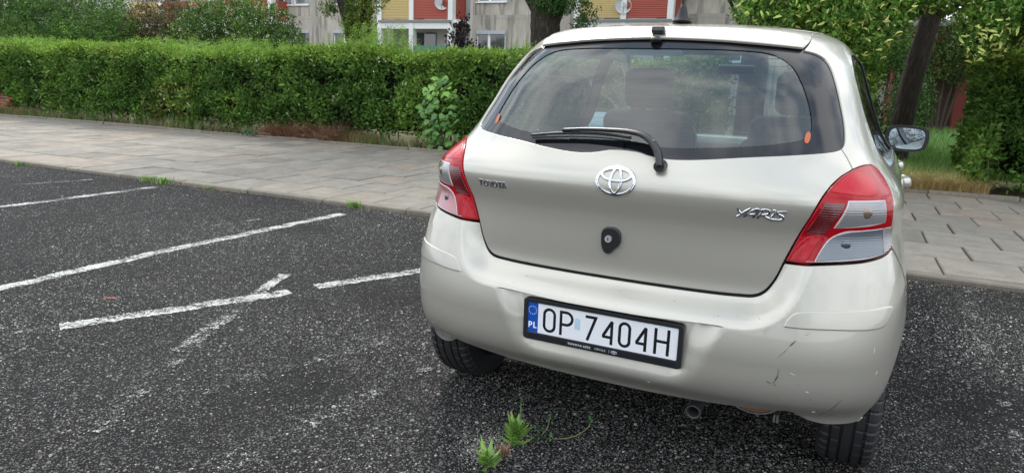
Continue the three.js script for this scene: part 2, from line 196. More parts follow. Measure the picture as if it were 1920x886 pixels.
// ------------------------------------------------------------------ apartment block, garage
{
  const plasterT = dataTex(1024, 512, (i, j, o) => { const n = 0.5 * tnoise(i / 60, j / 90, 1024, 121) + 0.3 * tnoise(i / 9, j / 40, 1024, 122) + 0.2 * tnoise(i / 4, j / 4, 1024, 123), g = hash3(i, j, 124); const st = sstep(0.62, 0.8, tnoise(i / 14, j / 120, 1024, 125)); const b = 150 + 46 * (n - 0.5) - 28 * st + 8 * (g - 0.5); o[0] = b * 1.02; o[1] = b * 0.985; o[2] = b * 0.93; });
  const plaster = std([1.25, 1.24, 1.22], 0.92, { map: plasterT }), white = std([0.72, 0.72, 0.71], 0.6), frameM = std([0.80, 0.81, 0.82], 0.4), pane = phys([0.03, 0.035, 0.04], 0.05, { clearcoat: 1 }), recess = std([0.55, 0.54, 0.52], 0.9), dark = std([0.05, 0.05, 0.055], 0.6), curtain = std([0.42, 0.42, 0.40], 0.9), redM = std([0.34, 0.065, 0.042], 0.6), yelM = std([0.48, 0.36, 0.15], 0.6), greenM = std([0.06, 0.20, 0.13], 0.6), brickM = std([0.40, 0.10, 0.055], 0.8), dishM = std([0.55, 0.56, 0.57], 0.4), metal = std([0.45, 0.46, 0.47], 0.5, { metalness: 0.5 }), flat = std([0.30, 0.29, 0.28], 0.9);
  const b = thing('apartment_block', 'grey plastered apartment block with red and yellow balcony fronts behind the trees', 'building');
  const Z = -31.2, FL = [2.45, 5.13, 7.81], H = 11.2;
  const wins = []; for (const [x0, x1] of [[-52, -50.2], [-46.5, -44.7], [-29.8, -27.9], [-26.2, -24.4], [-17.07, -15.41], [-4.6, -2.9], [-1.6, 0.1]]) for (const y of FL) wins.push([x0, x1, y, y + 1.3]);
  const bays = [[-41.5, -29.55], [-22.2, -17.3], [-11.35, -6.75]];
  // wall with real openings, in strips
  const xsCut = [...new Set([-70, 3, ...wins.flatMap(w => [w[0], w[1]]), ...bays.flat()])].sort((a, c) => a - c), pieces = [];
  const wq = (x0, x1, y0, y1) => { const g = boxAt(x0, x1, y0, y1, Z - 0.3, Z); const p = g.attributes.position, u = g.attributes.uv; for (let i = 0; i < p.count; i++) u.setXY(i, p.getX(i) / 9, p.getY(i) / 4.5); mesh('wall_panel', g, plaster, b); };
  
  for (let i = 0; i < xsCut.length - 1; i++) { const x0 = xsCut[i], x1 = xsCut[i + 1], mx = (x0 + x1) / 2; if (bays.some(q => mx > q[0] && mx < q[1])) { continue; } const w = wins.filter(q => mx > q[0] && mx < q[1]).sort((a, c) => a[2] - c[2]); let y = 0; for (const q of w) { wq(x0, x1, y, q[2]); y = q[3]; } wq(x0, x1, y, H); }
  const wall = b;
  mesh('roof', boxAt(-70.3, 3.3, H, H + 0.3, Z - 12, Z + 0.25), flat, b); mesh('rear_wall', boxAt(-70, 3, 0, H, Z - 11.6, Z - 11.3), plaster, b); mesh('end_wall', boxAt(2.7, 3, 0, H, Z - 11.3, Z - 0.3), plaster, b); mesh('end_wall', boxAt(-70, -69.7, 0, H, Z - 11.3, Z - 0.3), plaster, b);
  // expansion joints between the panels
  for (const x of [-54, -48, -27.1, -24, -14.2, -12, -5.9, -2.2]) mesh('panel_joint', boxAt(x - 0.015, x + 0.015, 0, H, Z, Z + 0.012), std([0.36, 0.35, 0.33], 0.9), wall);
  for (const y of [4.35, 7.05]) for (const [x0, x1] of [[-54, -41.6], [-29.5, -22.3], [-17.2, -11.4], [-6.7, 3]]) mesh('panel_joint', boxAt(x0, x1, y - 0.012, y + 0.012, Z, Z + 0.009), std([0.36, 0.35, 0.33], 0.9), wall);
  wins.forEach(([x0, x1, y0, y1], k) => { const w = new THREE.Group(); w.name = 'window'; b.add(w); const f = 0.07, xm = lerp(x0, x1, 0.42);
    mesh('frame', merge([boxAt(x0, x1, y0, y0 + f, Z - 0.16, Z - 0.08), boxAt(x0, x1, y1 - f, y1, Z - 0.16, Z - 0.08), boxAt(x0, x0 + f, y0 + f, y1 - f, Z - 0.16, Z - 0.08), boxAt(x1 - f, x1, y0 + f, y1 - f, Z - 0.16, Z - 0.08), boxAt(xm - 0.07, xm + 0.07, y0 + f, y1 - f, Z - 0.16, Z - 0.085)]), frameM, w);
    mesh('pane', boxAt(x0 + f, xm - 0.07, y0 + f, y1 - f, Z - 0.13, Z - 0.12), pane, w); mesh('pane', boxAt(xm + 0.07, x1 - f, y0 + f, y1 - f, Z - 0.13, Z - 0.12), k % 3 === 1 ? phys([0.16, 0.17, 0.165], 0.08, { clearcoat: 1 }) : pane, w);
    mesh('sill', boxAt(x0 - 0.05, x1 + 0.05, y0 - 0.05, y0, Z - 0.1, Z + 0.10), frameM, w); if (k % 3 === 0) mesh('shutter_box', boxAt(x0, x1, y1 - 0.17, y1 - 0.001, Z - 0.079, Z + 0.03), std([0.42, 0.44, 0.48], 0.5), w); });
  // ribbed balcony fronts
  const ribbed = (x0, x1, y0, y1, z, m) => { const pos = [], idx = []; const n = Math.round((y1 - y0) / 0.075) * 4; for (let i = 0; i <= n; i++) { const y = lerp(y0, y1, i / n), d = 0.014 * [0, 1, 1, 0][i % 4]; pos.push(x0, y, z + d, x1, y, z + d); if (i) { const q = i * 2; idx.push(q - 2, q - 1, q, q, q - 1, q + 1); } } return geoFrom(pos, idx).toNonIndexed(); };
  const ribbedSide = (z0, z1, y0, y1, x, m) => { const g = ribbed(z0, z1, y0, y1, 0); g.rotateY(HPI); g.translate(x, 0, 0); const p = g.attributes.position; return g; };
  const F = -30.0;
  const bay = (cols, panelsPerFloor, k) => { const x0 = cols[0], x1 = cols[cols.length - 1], B = new THREE.Group(); B.name = 'balcony_bay'; b.add(B);
    mesh('bay_rear_wall', boxAt(x0 - 0.1, x1 + 0.6, 0, H, Z - 0.9, Z - 0.7), recess, B); mesh('bay_side_wall', boxAt(x0 - 0.2, x0 - 0.001, 0, H, Z - 0.699, Z - 0.001), recess, B); mesh('bay_side_wall', boxAt(x1 + 0.45, x1 + 0.6, 0, H, Z - 0.699, Z - 0.001), recess, B);
    for (const x of cols) mesh('column', boxAt(x - 0.13, x + 0.13, 0, H, F - 0.28, F + 0.06), white, B);
    [1.38, 4.02, 6.70, 9.38].forEach((y, f) => { mesh('floor_slab', boxAt(x0 - 0.05, x1 + 0.45, y, y + 0.16, Z - 0.698, F - 0.002), white, B); mesh('slab_edge', boxAt(x0 - 0.05, x1 + 0.10, y + 0.02, y + 0.14, F + 0.06, F + 0.10), std([0.22, 0.21, 0.20], 0.9), B); if (f > 0) mesh('beam', boxAt(x0 - 0.1, x1 + 0.1, y - 0.28, y - 0.001, F - 0.24, F + 0.03), white, B);
      for (let c = 0; c < cols.length - 1; c++) { const a = cols[c] + 0.15, e = cols[c + 1] - 0.15; if (f === 0) { if (k === 1 && c === 1) { mesh('balcony_front', boxAt(a, e, y + 1.18, y + 1.52, F - 0.03, F), greenM, B); mesh('balcony_front', ribbed(a, e, y + 0.16, y + 1.17, F, brickM), brickM, B); } else mesh('balcony_front', boxAt(a, e, y + 0.16, y + 0.75, F - 0.03, F), recess, B); } else mesh('balcony_front', ribbed(a, e, y + 0.20, y + 1.28, F, 0), (c + k + (f > 1 ? 1 : 0)) % 2 === 1 ? (k === 1 || k === 2 ? (c === 0 ? yelM : redM) : redM) : (c === 0 ? yelM : redM), B); }
      if (f > 0) mesh('balcony_side', boxAt(x1 + 0.14, x1 + 0.17, y + 0.20, y + 1.28, Z, F - 0.3), redM, B);
      if (f < 3) { mesh('balcony_door', boxAt(x0 + 0.7, x0 + 1.5, y + 0.16, y + 2.3, Z - 0.7, Z - 0.62), dark, B); mesh('balcony_door', boxAt(x1 - 1.05, x1 - 0.2, y + 0.16, y + 2.3, Z - 0.7, Z - 0.62), dark, B); mesh('balcony_window', boxAt(x0 + 1.6, x0 + 2.3, y + 1.0, y + 2.3, Z - 0.7, Z - 0.63), pane, B); } }); };
  bay([-41.3, -38.4, -34.3, -31.7, -29.62], 0, 0); bay([-22.16, -20.2, -17.9], 0, 1); bay([-11.2, -9.0, -6.9], 0, 2);
  const dish = (label, x, y, r, ry) => { const d = thing('satellite_dish', label, 'dish', [x, y, F + 0.12], ry); const g = new THREE.SphereGeometry(r * 1.6, 24, 8, 0, 6.283, 0, 0.68); g.rotateX(-HPI); g.translate(0, 0, r * 1.25); mesh('reflector', g, dishM, d); mesh('arm', sweep([V(0, -r, 0.25), V(0, -r * 0.4, 0.5)], 0.015, 6), metal, d); mesh('bracket', boxAt(-0.03, 0.03, -0.1, 0.1, -0.1, 0.25), metal, d); };
  dish('white satellite dish on the column between the left balconies', -18.35, 5.0, 0.36, 0.5); dish('grey satellite dish between the yellow and red fronts of the right balconies', -9.0, 4.75, 0.36, 0.3);
  { const p = thing('flower_pot', 'terracotta flower pot hanging at the far left balcony', 'flower pot', [-32.6, 5.05, F + 0.2]); const g = new THREE.LatheGeometry([[0, 0], [0.16, 0], [0.22, 0.3], [0.25, 0.3], [0.25, 0.35], [0.2, 0.35]].map(q => new THREE.Vector2(...q)), 20); mesh('pot', g, std([0.42, 0.13, 0.07], 0.8), p); mesh('hook', sweep([V(0, 0.3, -0.2), V(0, 0.6, -0.18), V(0, 0.6, 0)], 0.01, 5), metal, p); }
  // garage with roller shutter
  const g = thing('garage', 'dark red garage with a brown roller shutter seen through the gap on the right', 'building'), gz = -22, rw = std([0.20, 0.05, 0.045], 0.8);
  mesh('wall', boxAt(1.69, 1.75, 0, 3.2, gz - 4, gz), rw, g); mesh('wall', boxAt(1.7501, 3.34, 2.1, 3.2, gz - 4, gz - 0.001), rw, g); mesh('shutter_back', boxAt(1.7501, 3.339, 0, 2.099, gz - 0.45, gz - 0.40), rw, g); mesh('pillar', boxAt(3.34, 3.60, 0, 3.4, gz - 0.3, gz + 0.25), std([0.24, 0.045, 0.04], 0.75), g); mesh('wall', boxAt(3.601, 9, 0, 3.2, gz - 4, gz - 0.002), rw, g); mesh('roof', boxAt(1.5, 9.3, 3.2, 3.35, gz - 4.3, gz + 0.4), flat, g); mesh('lintel', boxAt(1.75, 3.34, 2.0, 2.0999, gz - 0.4, gz + 0.05), std([0.2, 0.12, 0.09], 0.8), g);
  for (let k = 0; k < 24; k++) mesh('slat', rboxAt(1.76, 3.33, k * 0.083 + 0.002, k * 0.083 + 0.080, gz - 0.30, gz - 0.26, 0.012), std([0.085, 0.052, 0.045], 0.55), g);
}
// low wall peeping out at the left end of the hedge
{ const w = thing('brick_wall', 'low red brick wall at the left end of the hedge', 'wall', [-20.2, 0.02, -8.8]); const m = [std([0.24, 0.065, 0.04], 0.85), std([0.19, 0.055, 0.035], 0.85), std([0.28, 0.085, 0.05], 0.85)]; mesh('mortar', boxAt(-1.45, 2.0, 0, 0.5, -0.18, -0.008), std([0.3, 0.28, 0.26], 0.95), w); const bg = rboxAt(-0.12, 0.12, -0.032, 0.032, -0.06, 0.06, 0.006, 1); for (let r = 0; r < 7; r++) for (let c = 0; c < 14; c++) { const q = mesh('brick', bg, m[(r * 5 + c * 3 + ((r * c) % 4)) % 3], w); q.position.set(-1.33 + c * 0.25 + (r % 2) * 0.125, 0.04 + r * 0.075, -0.06); } }
// ------------------------------------------------------------------ leaves and plants
const leafMat = (rough = 0.62) => phys(new THREE.Color(1, 1, 1), rough, { transmission: 0.12, thickness: 0, specularIntensity: 0.3 });
const LEAFM = leafMat();
function leafFlat(L, W, fold = 0.25, bend = 0.15) { const y1 = L * 0.42, f = W * fold; return { p: [[0, 0, 0], [-W / 2, y1, f], [W / 2, y1, f], [0, y1, 0], [0, L, -L * bend]], t: [[0, 3, 1], [0, 2, 3], [1, 3, 4], [3, 2, 4]] }; }
function leafHeart(L, W) { return { p: [[0, 0, 0], [-W * 0.34, -L * 0.06, 0.004], [-W / 2, L * 0.28, 0.012], [-W * 0.30, L * 0.68, 0.006], [0, L, -L * 0.18], [W * 0.30, L * 0.68, 0.006], [W / 2, L * 0.28, 0.012], [W * 0.34, -L * 0.06, 0.004], [0, L * 0.5, -0.004]], t: [[8, 0, 1], [8, 1, 2], [8, 2, 3], [8, 3, 4], [8, 4, 5], [8, 5, 6], [8, 6, 7], [8, 7, 0]] }; }
function leafLobed(L) { const a = [[0, 0], [-0.30, 0.02], [-0.55, 0.20], [-0.36, 0.30], [-0.62, 0.58], [-0.30, 0.55], [-0.24, 0.72], [0, 1.0], [0.24, 0.72], [0.30, 0.55], [0.62, 0.58], [0.36, 0.30], [0.55, 0.20], [0.30, 0.02]]; const p = a.map(([x, y]) => [x * L, y * L, Math.abs(x) * L * 0.22 - y * y * L * 0.16]); p.push([0, 0.4 * L, -0.02 * L]); const c = p.length - 1, t = []; for (let i = 0; i < a.length; i++) t.push([c, i, (i + 1) % a.length]); return { p, t }; }
function bract(L) { const p = [], t = [], n = 5; for (let i = 0; i <= n; i++) { const u = i / n, a = u * 1.9, w = L * 0.13 * Math.sin(Math.PI * clamp(u, 0.12, 0.9)); p.push([-w, Math.sin(a) * L * 0.55, (1 - Math.cos(a)) * L * 0.5], [w, Math.sin(a) * L * 0.55, (1 - Math.cos(a)) * L * 0.5]); if (i) { const q = i * 2; t.push([q - 2, q - 1, q], [q, q - 1, q + 1]); } } return { p, t }; }
function placeLeaf(out, leaf, mtx) { const b = out.p.length / 3; for (const q of leaf.p) { const v = V(...q).applyMatrix4(mtx); out.p.push(v.x, v.y, v.z); } for (const t of leaf.t) out.i.push(b + t[0], b + t[1], b + t[2]); }
function sprig(n, spread, leaf, seed, up = 0.4) { const R = rng(seed), o = { p: [], i: [] }; for (let k = 0; k < n; k++) { const sc = 0.65 + 0.5 * R(); const q = new THREE.Quaternion().setFromEuler(new THREE.Euler(R() * 2.2 - 0.7, R() * 6.28, (R() - 0.5) * 1.6)); const m = new THREE.Matrix4().compose(V((R() - 0.5) * spread, (R() - 0.5) * spread + up * spread * k / n, (R() - 0.5) * spread), q, V(sc, sc, sc)); placeLeaf(o, typeof leaf === 'function' ? leaf(k) : leaf, m); } return geoFrom(o.p, o.i); }
const up0 = V(0, 1, 0), tmpQ = new THREE.Quaternion();
function cloud(name, parent, geo, mat, list, label) { // list of [x,y,z, scale, color, quaternion?]
  const im = new THREE.InstancedMesh(geo, mat, list.length), R = rng(list.length + 13), m = new THREE.Matrix4();
  list.forEach(([x, y, z, s, c, q], i) => { const Q = q || tmpQ.setFromEuler(new THREE.Euler((R() - 0.5) * 2.4, R() * 6.28, (R() - 0.5) * 2.4)); m.compose(V(x, y, z), Q, V(s, s, s)); im.setMatrixAt(i, m); im.setColorAt(i, c); });
  im.name = parent ? name : numbered(name); im.userData.kind = 'stuff'; if (label) im.userData.label = label; im.castShadow = im.receiveShadow = true; (parent || scene).add(im); return im;
}
const mixc = (a, b, t) => lin(lerp(a[0], b[0], t), lerp(a[1], b[1], t), lerp(a[2], b[2], t));
const bark = (() => { const S = 256; const m = dataTex(S, S, (i, j, o) => { const r = tnoise(i / 7, j / 34, S, 51), g = hash3(i, j, 52), k = 38 + 62 * r + 22 * (g - 0.5); o[0] = k * 1.05; o[1] = k * 0.92; o[2] = k * 0.78; }); const b = dataTex(S, S, (i, j, o) => { o[0] = o[1] = o[2] = 255 * tnoise(i / 7, j / 34, S, 51); }, false); m.repeat.set(6, 5); b.repeat.set(6, 5); return std([0.62, 0.6, 0.58], 0.95, { map: m, bumpMap: b, bumpScale: 0.03 }); })();
function barkSweep(pts, rad, seg = 14) { // swept trunk with uv and ridges
  const P = spline(pts, pts.length * 6), n = P.length, g = sweep(P, (t, i) => { const r = rad(t); return r; }, seg, V(0.2, 0, 1), false); const uv = g.attributes.uv, p = g.attributes.position; for (let i = 0; i < n; i++) for (let k = 0; k < seg; k++) { const q = i * seg + k, c = P[i], f = 1 + 0.16 * (vnoise(k * 1.7, i * 0.35, 3) - 0.5) + 0.10 * (hash3(k, i, 4) - 0.5); p.setXYZ(q, c.x + (p.getX(q) - c.x) * f, c.y + (p.getY(q) - c.y), c.z + (p.getZ(q) - c.z) * f); uv.setXY(q, k / seg, i / n); } g.computeVertexNormals(); return g; }
const GR = { deep: [0.040, 0.095, 0.016], mid: [0.105, 0.21, 0.038], fresh: [0.32, 0.48, 0.075], yell: [0.28, 0.34, 0.07], dry: [0.28, 0.18, 0.08] };
const sprigA = sprig(6, 0.115, leafFlat(0.080, 0.036), 3), sprigB = sprig(7, 0.08, leafFlat(0.052, 0.020), 8, 1.2);

function worley(x, y, seed) { const xi = Math.floor(x), yi = Math.floor(y); let b = 9; for (let j = -1; j <= 1; j++) for (let i = -1; i <= 1; i++) { const px = xi + i + 0.15 + 0.7 * hash3(xi + i, yi + j, seed), py = yi + j + 0.15 + 0.7 * hash3(xi + i, yi + j, seed + 9); b = Math.min(b, Math.hypot(x - px, y - py)); } return b; }
function hedge(label, x0, x1, zb, zf, H, seed, dens, opts = {}) {
  const h = thing('hedge', label, 'hedge', [0, 0, 0], 0), R = rng(seed), list = [], shoots = [];
  const front = (x, y) => zf - 0.05 + 0.20 * (fbm(x * 1.1 + seed, y * 1.3, 1, 3) - 0.5) * 2 + 0.28 * (0.55 - worley(x * 3.1, y * 3.4, seed)) + 0.10 * (0.5 - worley(x * 7 + 3, y * 7.5, seed + 1)) - 0.06 * sstep(0.6, 0.0, y), top = x => H - 0.03 + 0.22 * (fbm(x * 0.9 + seed, 3, 2, 3) - 0.5) * 2;
  const colAt = (x, y, z, t) => { const n = fbm(x * 1.4 + seed, y * 1.8, z, 3), dr = sstep(0.66, 0.76, fbm(x * 0.9 + 40 + seed, y * 1.2, 2, 3)); const f = clamp(0.10 + 0.95 * (n - 0.3) * 1.4 + (R() - 0.5) * 0.7); let c = f < 0.5 ? mixc(GR.deep, GR.mid, f * 2) : mixc(GR.mid, GR.fresh, (f - 0.5) * 1.1); if (t > 0) c.lerp(lin(...GR.fresh), t * (0.4 + 0.5 * R())); if (R() < dr * 0.5) c.lerp(lin(...(R() < 0.5 ? GR.dry : GR.yell)), 0.5 + 0.3 * R()); if (R() < 0.006) c = lin(0.55, 0.56, 0.38); return c; };
  const L = x1 - x0, NF = (L * H * dens) | 0;
  for (let i = 0; i < NF; i++) { const x = x0 + R() * L, y = 0.10 + Math.pow(R(), 0.9) * (top(x) - 0.12); const gap = fbm(x * 2.3 + seed * 3, y * 2.1, 7, 3); const low = sstep(0.55, 0.05, y) * (0.35 + 0.65 * fbm(x * 0.8 + 20, 5, 5, 2)); const wl = worley(x * 3.1, y * 3.4, seed); if (R() < low * 0.9 || (gap < 0.36 && R() < 0.8) || (wl > 0.54 && R() < 0.85)) continue; const dp = -Math.log(1 - R() * 0.97) * 0.06; list.push([x, y, front(x, y) - dp, 0.8 + 0.6 * R(), colAt(x, y, 0, sstep(H - 0.22, H, y) * 0.8)]); }
  const NT = (L * (zf - zb) * dens * 0.75) | 0; for (let i = 0; i < NT; i++) { const x = x0 + R() * L, z = lerp(zb, zf, R()); const y = top(x) + 0.05 * (fbm(x * 3, z * 3) - 0.5) + 0.05 * R(); list.push([x, y, z, 0.8 + 0.5 * R(), colAt(x, y, z, 0.9)]); }
  const NB = (L * H * dens * 0.35) | 0; for (let i = 0; i < NB; i++) { const x = x0 + R() * L, y = 0.2 + R() * (H - 0.25); list.push([x, y, R() < 0.5 ? zb + R() * 0.25 : lerp(zb, zf, R()), 1.2, colAt(x, y, 0, 0)]); }
  for (const xe of opts.ends || []) { const NE = (H * (zf - zb) * dens * 1.1) | 0; for (let i = 0; i < NE; i++) { const y = 0.15 + R() * (H - 0.15), z = lerp(zb, zf, R()); list.push([xe + 0.12 * (fbm(y * 3, z * 3, 5) - 0.5) * 2 + (xe === x0 ? 1 : -1) * R() * 0.12, y, z, 0.9 + 0.5 * R(), colAt(xe, y, z, 0)]); } }
  cloud('foliage', h, sprigA, LEAFM, list);
  // young upright shoots
  const NS = (L * (opts.shoots ?? 110)) | 0; for (let i = 0; i < NS; i++) { const x = x0 + R() * L, z = lerp(zb, zf - 0.02, R()), amp = fbm(x * 0.8 + seed, 9, 4, 2), hh = (0.04 + 1.0 * Math.max(0, amp - 0.25) * R() + 0.08 * R()) * (opts.shootH ?? 1), lx = (R() - 0.5) * 0.3, lz = (R() - 0.5) * 0.3, n = Math.max(3, (hh / 0.035) | 0), y0 = top(x); for (let k = 0; k < n; k++) { const t = k / n, c = mixc(GR.fresh, [0.27, 0.45, 0.09], R()); if (R() < 0.4) c.lerp(lin(...GR.mid), 0.5); shoots.push([x + lx * hh * t, y0 + hh * t, z + lz * hh * t, 0.55 + 0.35 * R(), c]); } }
  cloud('young_shoots', h, sprigB, LEAFM, shoots);
  // stems
  const st = []; for (let i = 0; i < L * 5; i++) { const x = x0 + R() * L, z = lerp(zb + 0.2, zf - 0.08, R()), a = (R() - 0.5) * 0.5, b = (R() - 0.5) * 0.3; st.push(sweep([V(x, 0, z), V(x + a * 0.3, 0.45, z + b * 0.3), V(x + a, H * 0.8, z + b * 0.6)], t => 0.013 * (1 - 0.6 * t), 5)); }
  mesh('stems', merge(st), std([0.12, 0.09, 0.065], 0.95), h).userData.kind = 'stuff';
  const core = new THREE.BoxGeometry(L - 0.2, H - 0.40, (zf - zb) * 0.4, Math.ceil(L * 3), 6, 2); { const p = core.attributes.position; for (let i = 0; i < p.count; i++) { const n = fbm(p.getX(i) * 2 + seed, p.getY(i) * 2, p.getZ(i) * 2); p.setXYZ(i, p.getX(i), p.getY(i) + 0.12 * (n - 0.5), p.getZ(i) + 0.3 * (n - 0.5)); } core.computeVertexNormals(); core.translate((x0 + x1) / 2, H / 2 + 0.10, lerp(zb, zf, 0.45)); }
  mesh('shade_core', core, std([0.012, 0.016, 0.008], 1), h);  // added filler block, near-black colour paints the shade inside the hedge
  return h;
}
hedge('long clipped privet hedge along the far edge of the pavement, left of the car', -19.5, -1.2, -9.95, -8.78, 1.62, 3, 430, { ends: [-1.2] });
hedge('tall dark hedge at the right edge behind the grass gap', 2.22, 12, -10.4, -8.75, 1.72, 17, 640, { ends: [2.22], shoots: 44, shootH: 0.8 });

function crownPoints(R, c, r, n, opt = {}) { const pts = []; let t = 0; while (pts.length < n && t++ < n * 12) { const u = R() * 2 - 1, a = R() * 6.283, rr = Math.pow(R(), opt.pow ?? 0.42), s = Math.sqrt(1 - u * u); const x = s * Math.cos(a) * rr, y = u * rr, z = s * Math.sin(a) * rr; const d = fbm((c[0] + x * r[0]) * (opt.f ?? 0.9), (c[1] + y * r[1]) * (opt.f ?? 0.9), (c[2] + z * r[2]) * (opt.f ?? 0.9), 3); if (d < (opt.cut ?? 0.46) - 0.10 * (1 - rr)) continue; pts.push([c[0] + x * r[0], c[1] + y * r[1], c[2] + z * r[2], d]); } return pts; }
function shrub(name, label, c, r, n, palette, geo, seed, extra) {
  const s = thing(name, label, name.includes('tree') ? 'tree' : 'shrub'), R = rng(seed), pts = crownPoints(R, c, r, n, { cut: 0.44, f: 1.5 });
  cloud('foliage', s, geo, LEAFM, pts.map(([x, y, z, d]) => [x, Math.max(0.1, y), z, 0.8 + 0.7 * R(), mixc(palette[0], palette[1], clamp((d - 0.42) * 2.6 + (R() - 0.5) * 0.7))]));
  const st = []; for (let i = 0; i < 12; i++) { const a = i / 12 * 6.28, q = 0.35 + 0.4 * R(); st.push(sweep([V(c[0] + 0.1 * Math.cos(a), 0, c[2] + 0.1 * Math.sin(a)), V(c[0] + r[0] * 0.25 * Math.cos(a), c[1] * 0.6, c[2] + r[2] * 0.25 * Math.sin(a)), V(c[0] + r[0] * q * Math.cos(a), c[1] + r[1] * 0.4 * R(), c[2] + r[2] * q * Math.sin(a))], t => 0.022 * (1 - 0.7 * t), 5)); } mesh('branches', merge(st), std([0.10, 0.075, 0.055], 0.95), s).userData.kind = 'stuff';
  if (extra) extra(s, pts, R); return s;
}
const sprigBig = sprig(6, 0.16, leafFlat(0.075, 0.036), 21), sprigHuge = sprig(9, 0.5, leafFlat(0.15, 0.09), 33);
shrub('leafy_shrub', 'dense dark green shrub behind the hedge at the far left', [-23.6, 2.2, -13.2], [4.2, 2.6, 1.8], 12000, [[0.045, 0.105, 0.020], [0.15, 0.28, 0.05]], sprigBig, 41);
shrub('leafy_shrub', 'mid green low shrub between the dark shrub and the reddish one', [-19.9, 1.7, -12.4], [2.0, 1.35, 1.3], 5200, [[0.05, 0.11, 0.022], [0.16, 0.29, 0.05]], sprigBig, 43);
shrub('reddish_shrub', 'shrub with reddish brown leaves behind the hedge', [-18.0, 2.0, -13.4], [1.6, 1.35, 1.1], 3400, [[0.08, 0.085, 0.035], [0.22, 0.15, 0.07]], sprigBig, 45);
shrub('flowering_shrub', 'shrub covered in small white blossoms behind the hedge', [-14.95, 1.8, -13.0], [2.4, 1.5, 1.2], 6800, [[0.055, 0.12, 0.025], [0.19, 0.31, 0.06]], sprigBig, 47, (s, pts, R) => { const fl = sprig(5, 0.07, leafFlat(0.035, 0.035, 0.1), 5); cloud('blossoms', s, fl, std(new THREE.Color(1, 1, 1), 0.6), pts.filter(() => R() < 0.26).map(([x, y, z]) => [x, y + 0.05, z + 0.12, 0.6 + 0.5 * R(), lin(0.62, 0.64, 0.47)])); });
shrub('dark_leaved_shrub', 'slim shrub with dark purple leaves standing before the balconies', [-6.62, 1.75, -11.0], [0.30, 0.78, 0.3], 420, [[0.03, 0.02, 0.024], [0.075, 0.045, 0.05]], sprigBig, 49);

// trees: trunk, limbs, crown
function tree(label, trunk, rad, crowns, seed, o = {}) {
  const t = thing('broadleaf_tree', label, 'tree'), R = rng(seed); mesh('trunk', barkSweep(trunk, rad, 18), bark, t);
  for (const l of o.limbs || []) mesh('limb', barkSweep(l[0], u => lerp(l[1], l[2], u), 8), bark, t);
  const pal = o.pal || [GR.deep, GR.fresh], list = []; for (const [c, r, n, s] of crowns) for (const [x, y, z, d] of crownPoints(R, c, r, n, { cut: o.cut ?? 0.45, f: o.f ?? 0.8, pow: 0.5 })) list.push([x, y, z, s * (0.7 + 0.6 * R()), mixc(pal[0], pal[1], clamp((d - 0.42) * 2.4 + (R() - 0.5) * 0.8))]);
  cloud('crown', t, o.geo || sprigBig, LEAFM, list); return t;
}
tree('ivy-clad double-stemmed tree behind the hedge, left of the balconies', [[-9.62, 0, -11.4], [-9.60, 1.4, -11.4], [-9.68, 2.3, -11.4], [-9.95, 3.1, -11.4], [-10.3, 4.4, -11.5], [-10.4, 6.5, -11.6]], u => lerp(0.26, 0.12, u),
  [[[-9.35, 2.35, -11.2], [0.42, 0.62, 0.35], 520, 0.8], [[-9.15, 3.0, -11.2], [0.55, 0.5, 0.4], 520, 0.8], [[-10.15, 2.72, -11.2], [0.22, 0.28, 0.2], 110, 0.8], [[-9.8, 7, -11.6], [2.8, 2.4, 2.6], 3200, 2.0]], 61, { pal: [[0.05, 0.11, 0.02], [0.26, 0.32, 0.05]], limbs: [[[[-9.45, 0, -11.35], [-9.40, 1.6, -11.3], [-9.25, 2.6, -11.3], [-9.2, 4.5, -11.4]], 0.17, 0.10]] });
tree('thick-trunked tree behind the hedge, beside the car roof', [[-4.72, 0, -11.0], [-4.74, 1.2, -11.0], [-4.80, 2.0, -11.0], [-4.88, 2.7, -11.0], [-5.15, 3.6, -11.1], [-5.3, 5.5, -11.2]], u => u < 0.35 ? lerp(0.36, 0.30, u / 0.35) : lerp(0.32, 0.16, (u - 0.35) / 0.65),
  [[[-4.55, 2.72, -10.8], [0.5, 0.26, 0.3], 420, 0.8], [[-4.0, 2.45, -10.9], [0.25, 0.42, 0.3], 170, 0.8], [[-4.8, 6.6, -11.4], [2.8, 2.4, 2.6], 3200, 2.0]], 63, { pal: [[0.035, 0.09, 0.022], [0.12, 0.24, 0.06]], limbs: [[[[-4.82, 2.1, -11.0], [-4.6, 2.7, -10.95], [-4.35, 3.4, -11], [-4.0, 5, -11.3]], 0.20, 0.10], [[[-5.0, 2.5, -10.95], [-5.25, 2.9, -10.9], [-5.6, 3.3, -10.9]], 0.06, 0.03]] });
tree('dark-trunked tree just above the car roof with light hanging foliage', [[-0.95, 0, -11.2], [-0.95, 1.5, -11.2], [-0.92, 2.6, -11.2], [-0.86, 4.2, -11.2], [-0.7, 6, -11.3]], u => lerp(0.26, 0.15, u),
  [[[-0.85, 3.0, -10.8], [0.7, 0.35, 0.4], 420, 0.8], [[-0.9, 7, -11.5], [2.6, 2.2, 2.5], 3000, 2.0]], 65, { pal: [[0.05, 0.12, 0.025], [0.24, 0.36, 0.06]], limbs: [[[[-1.1, 2.0, -11.1], [-1.35, 2.6, -11.0], [-1.65, 3.1, -11.0]], 0.035, 0.02]] });
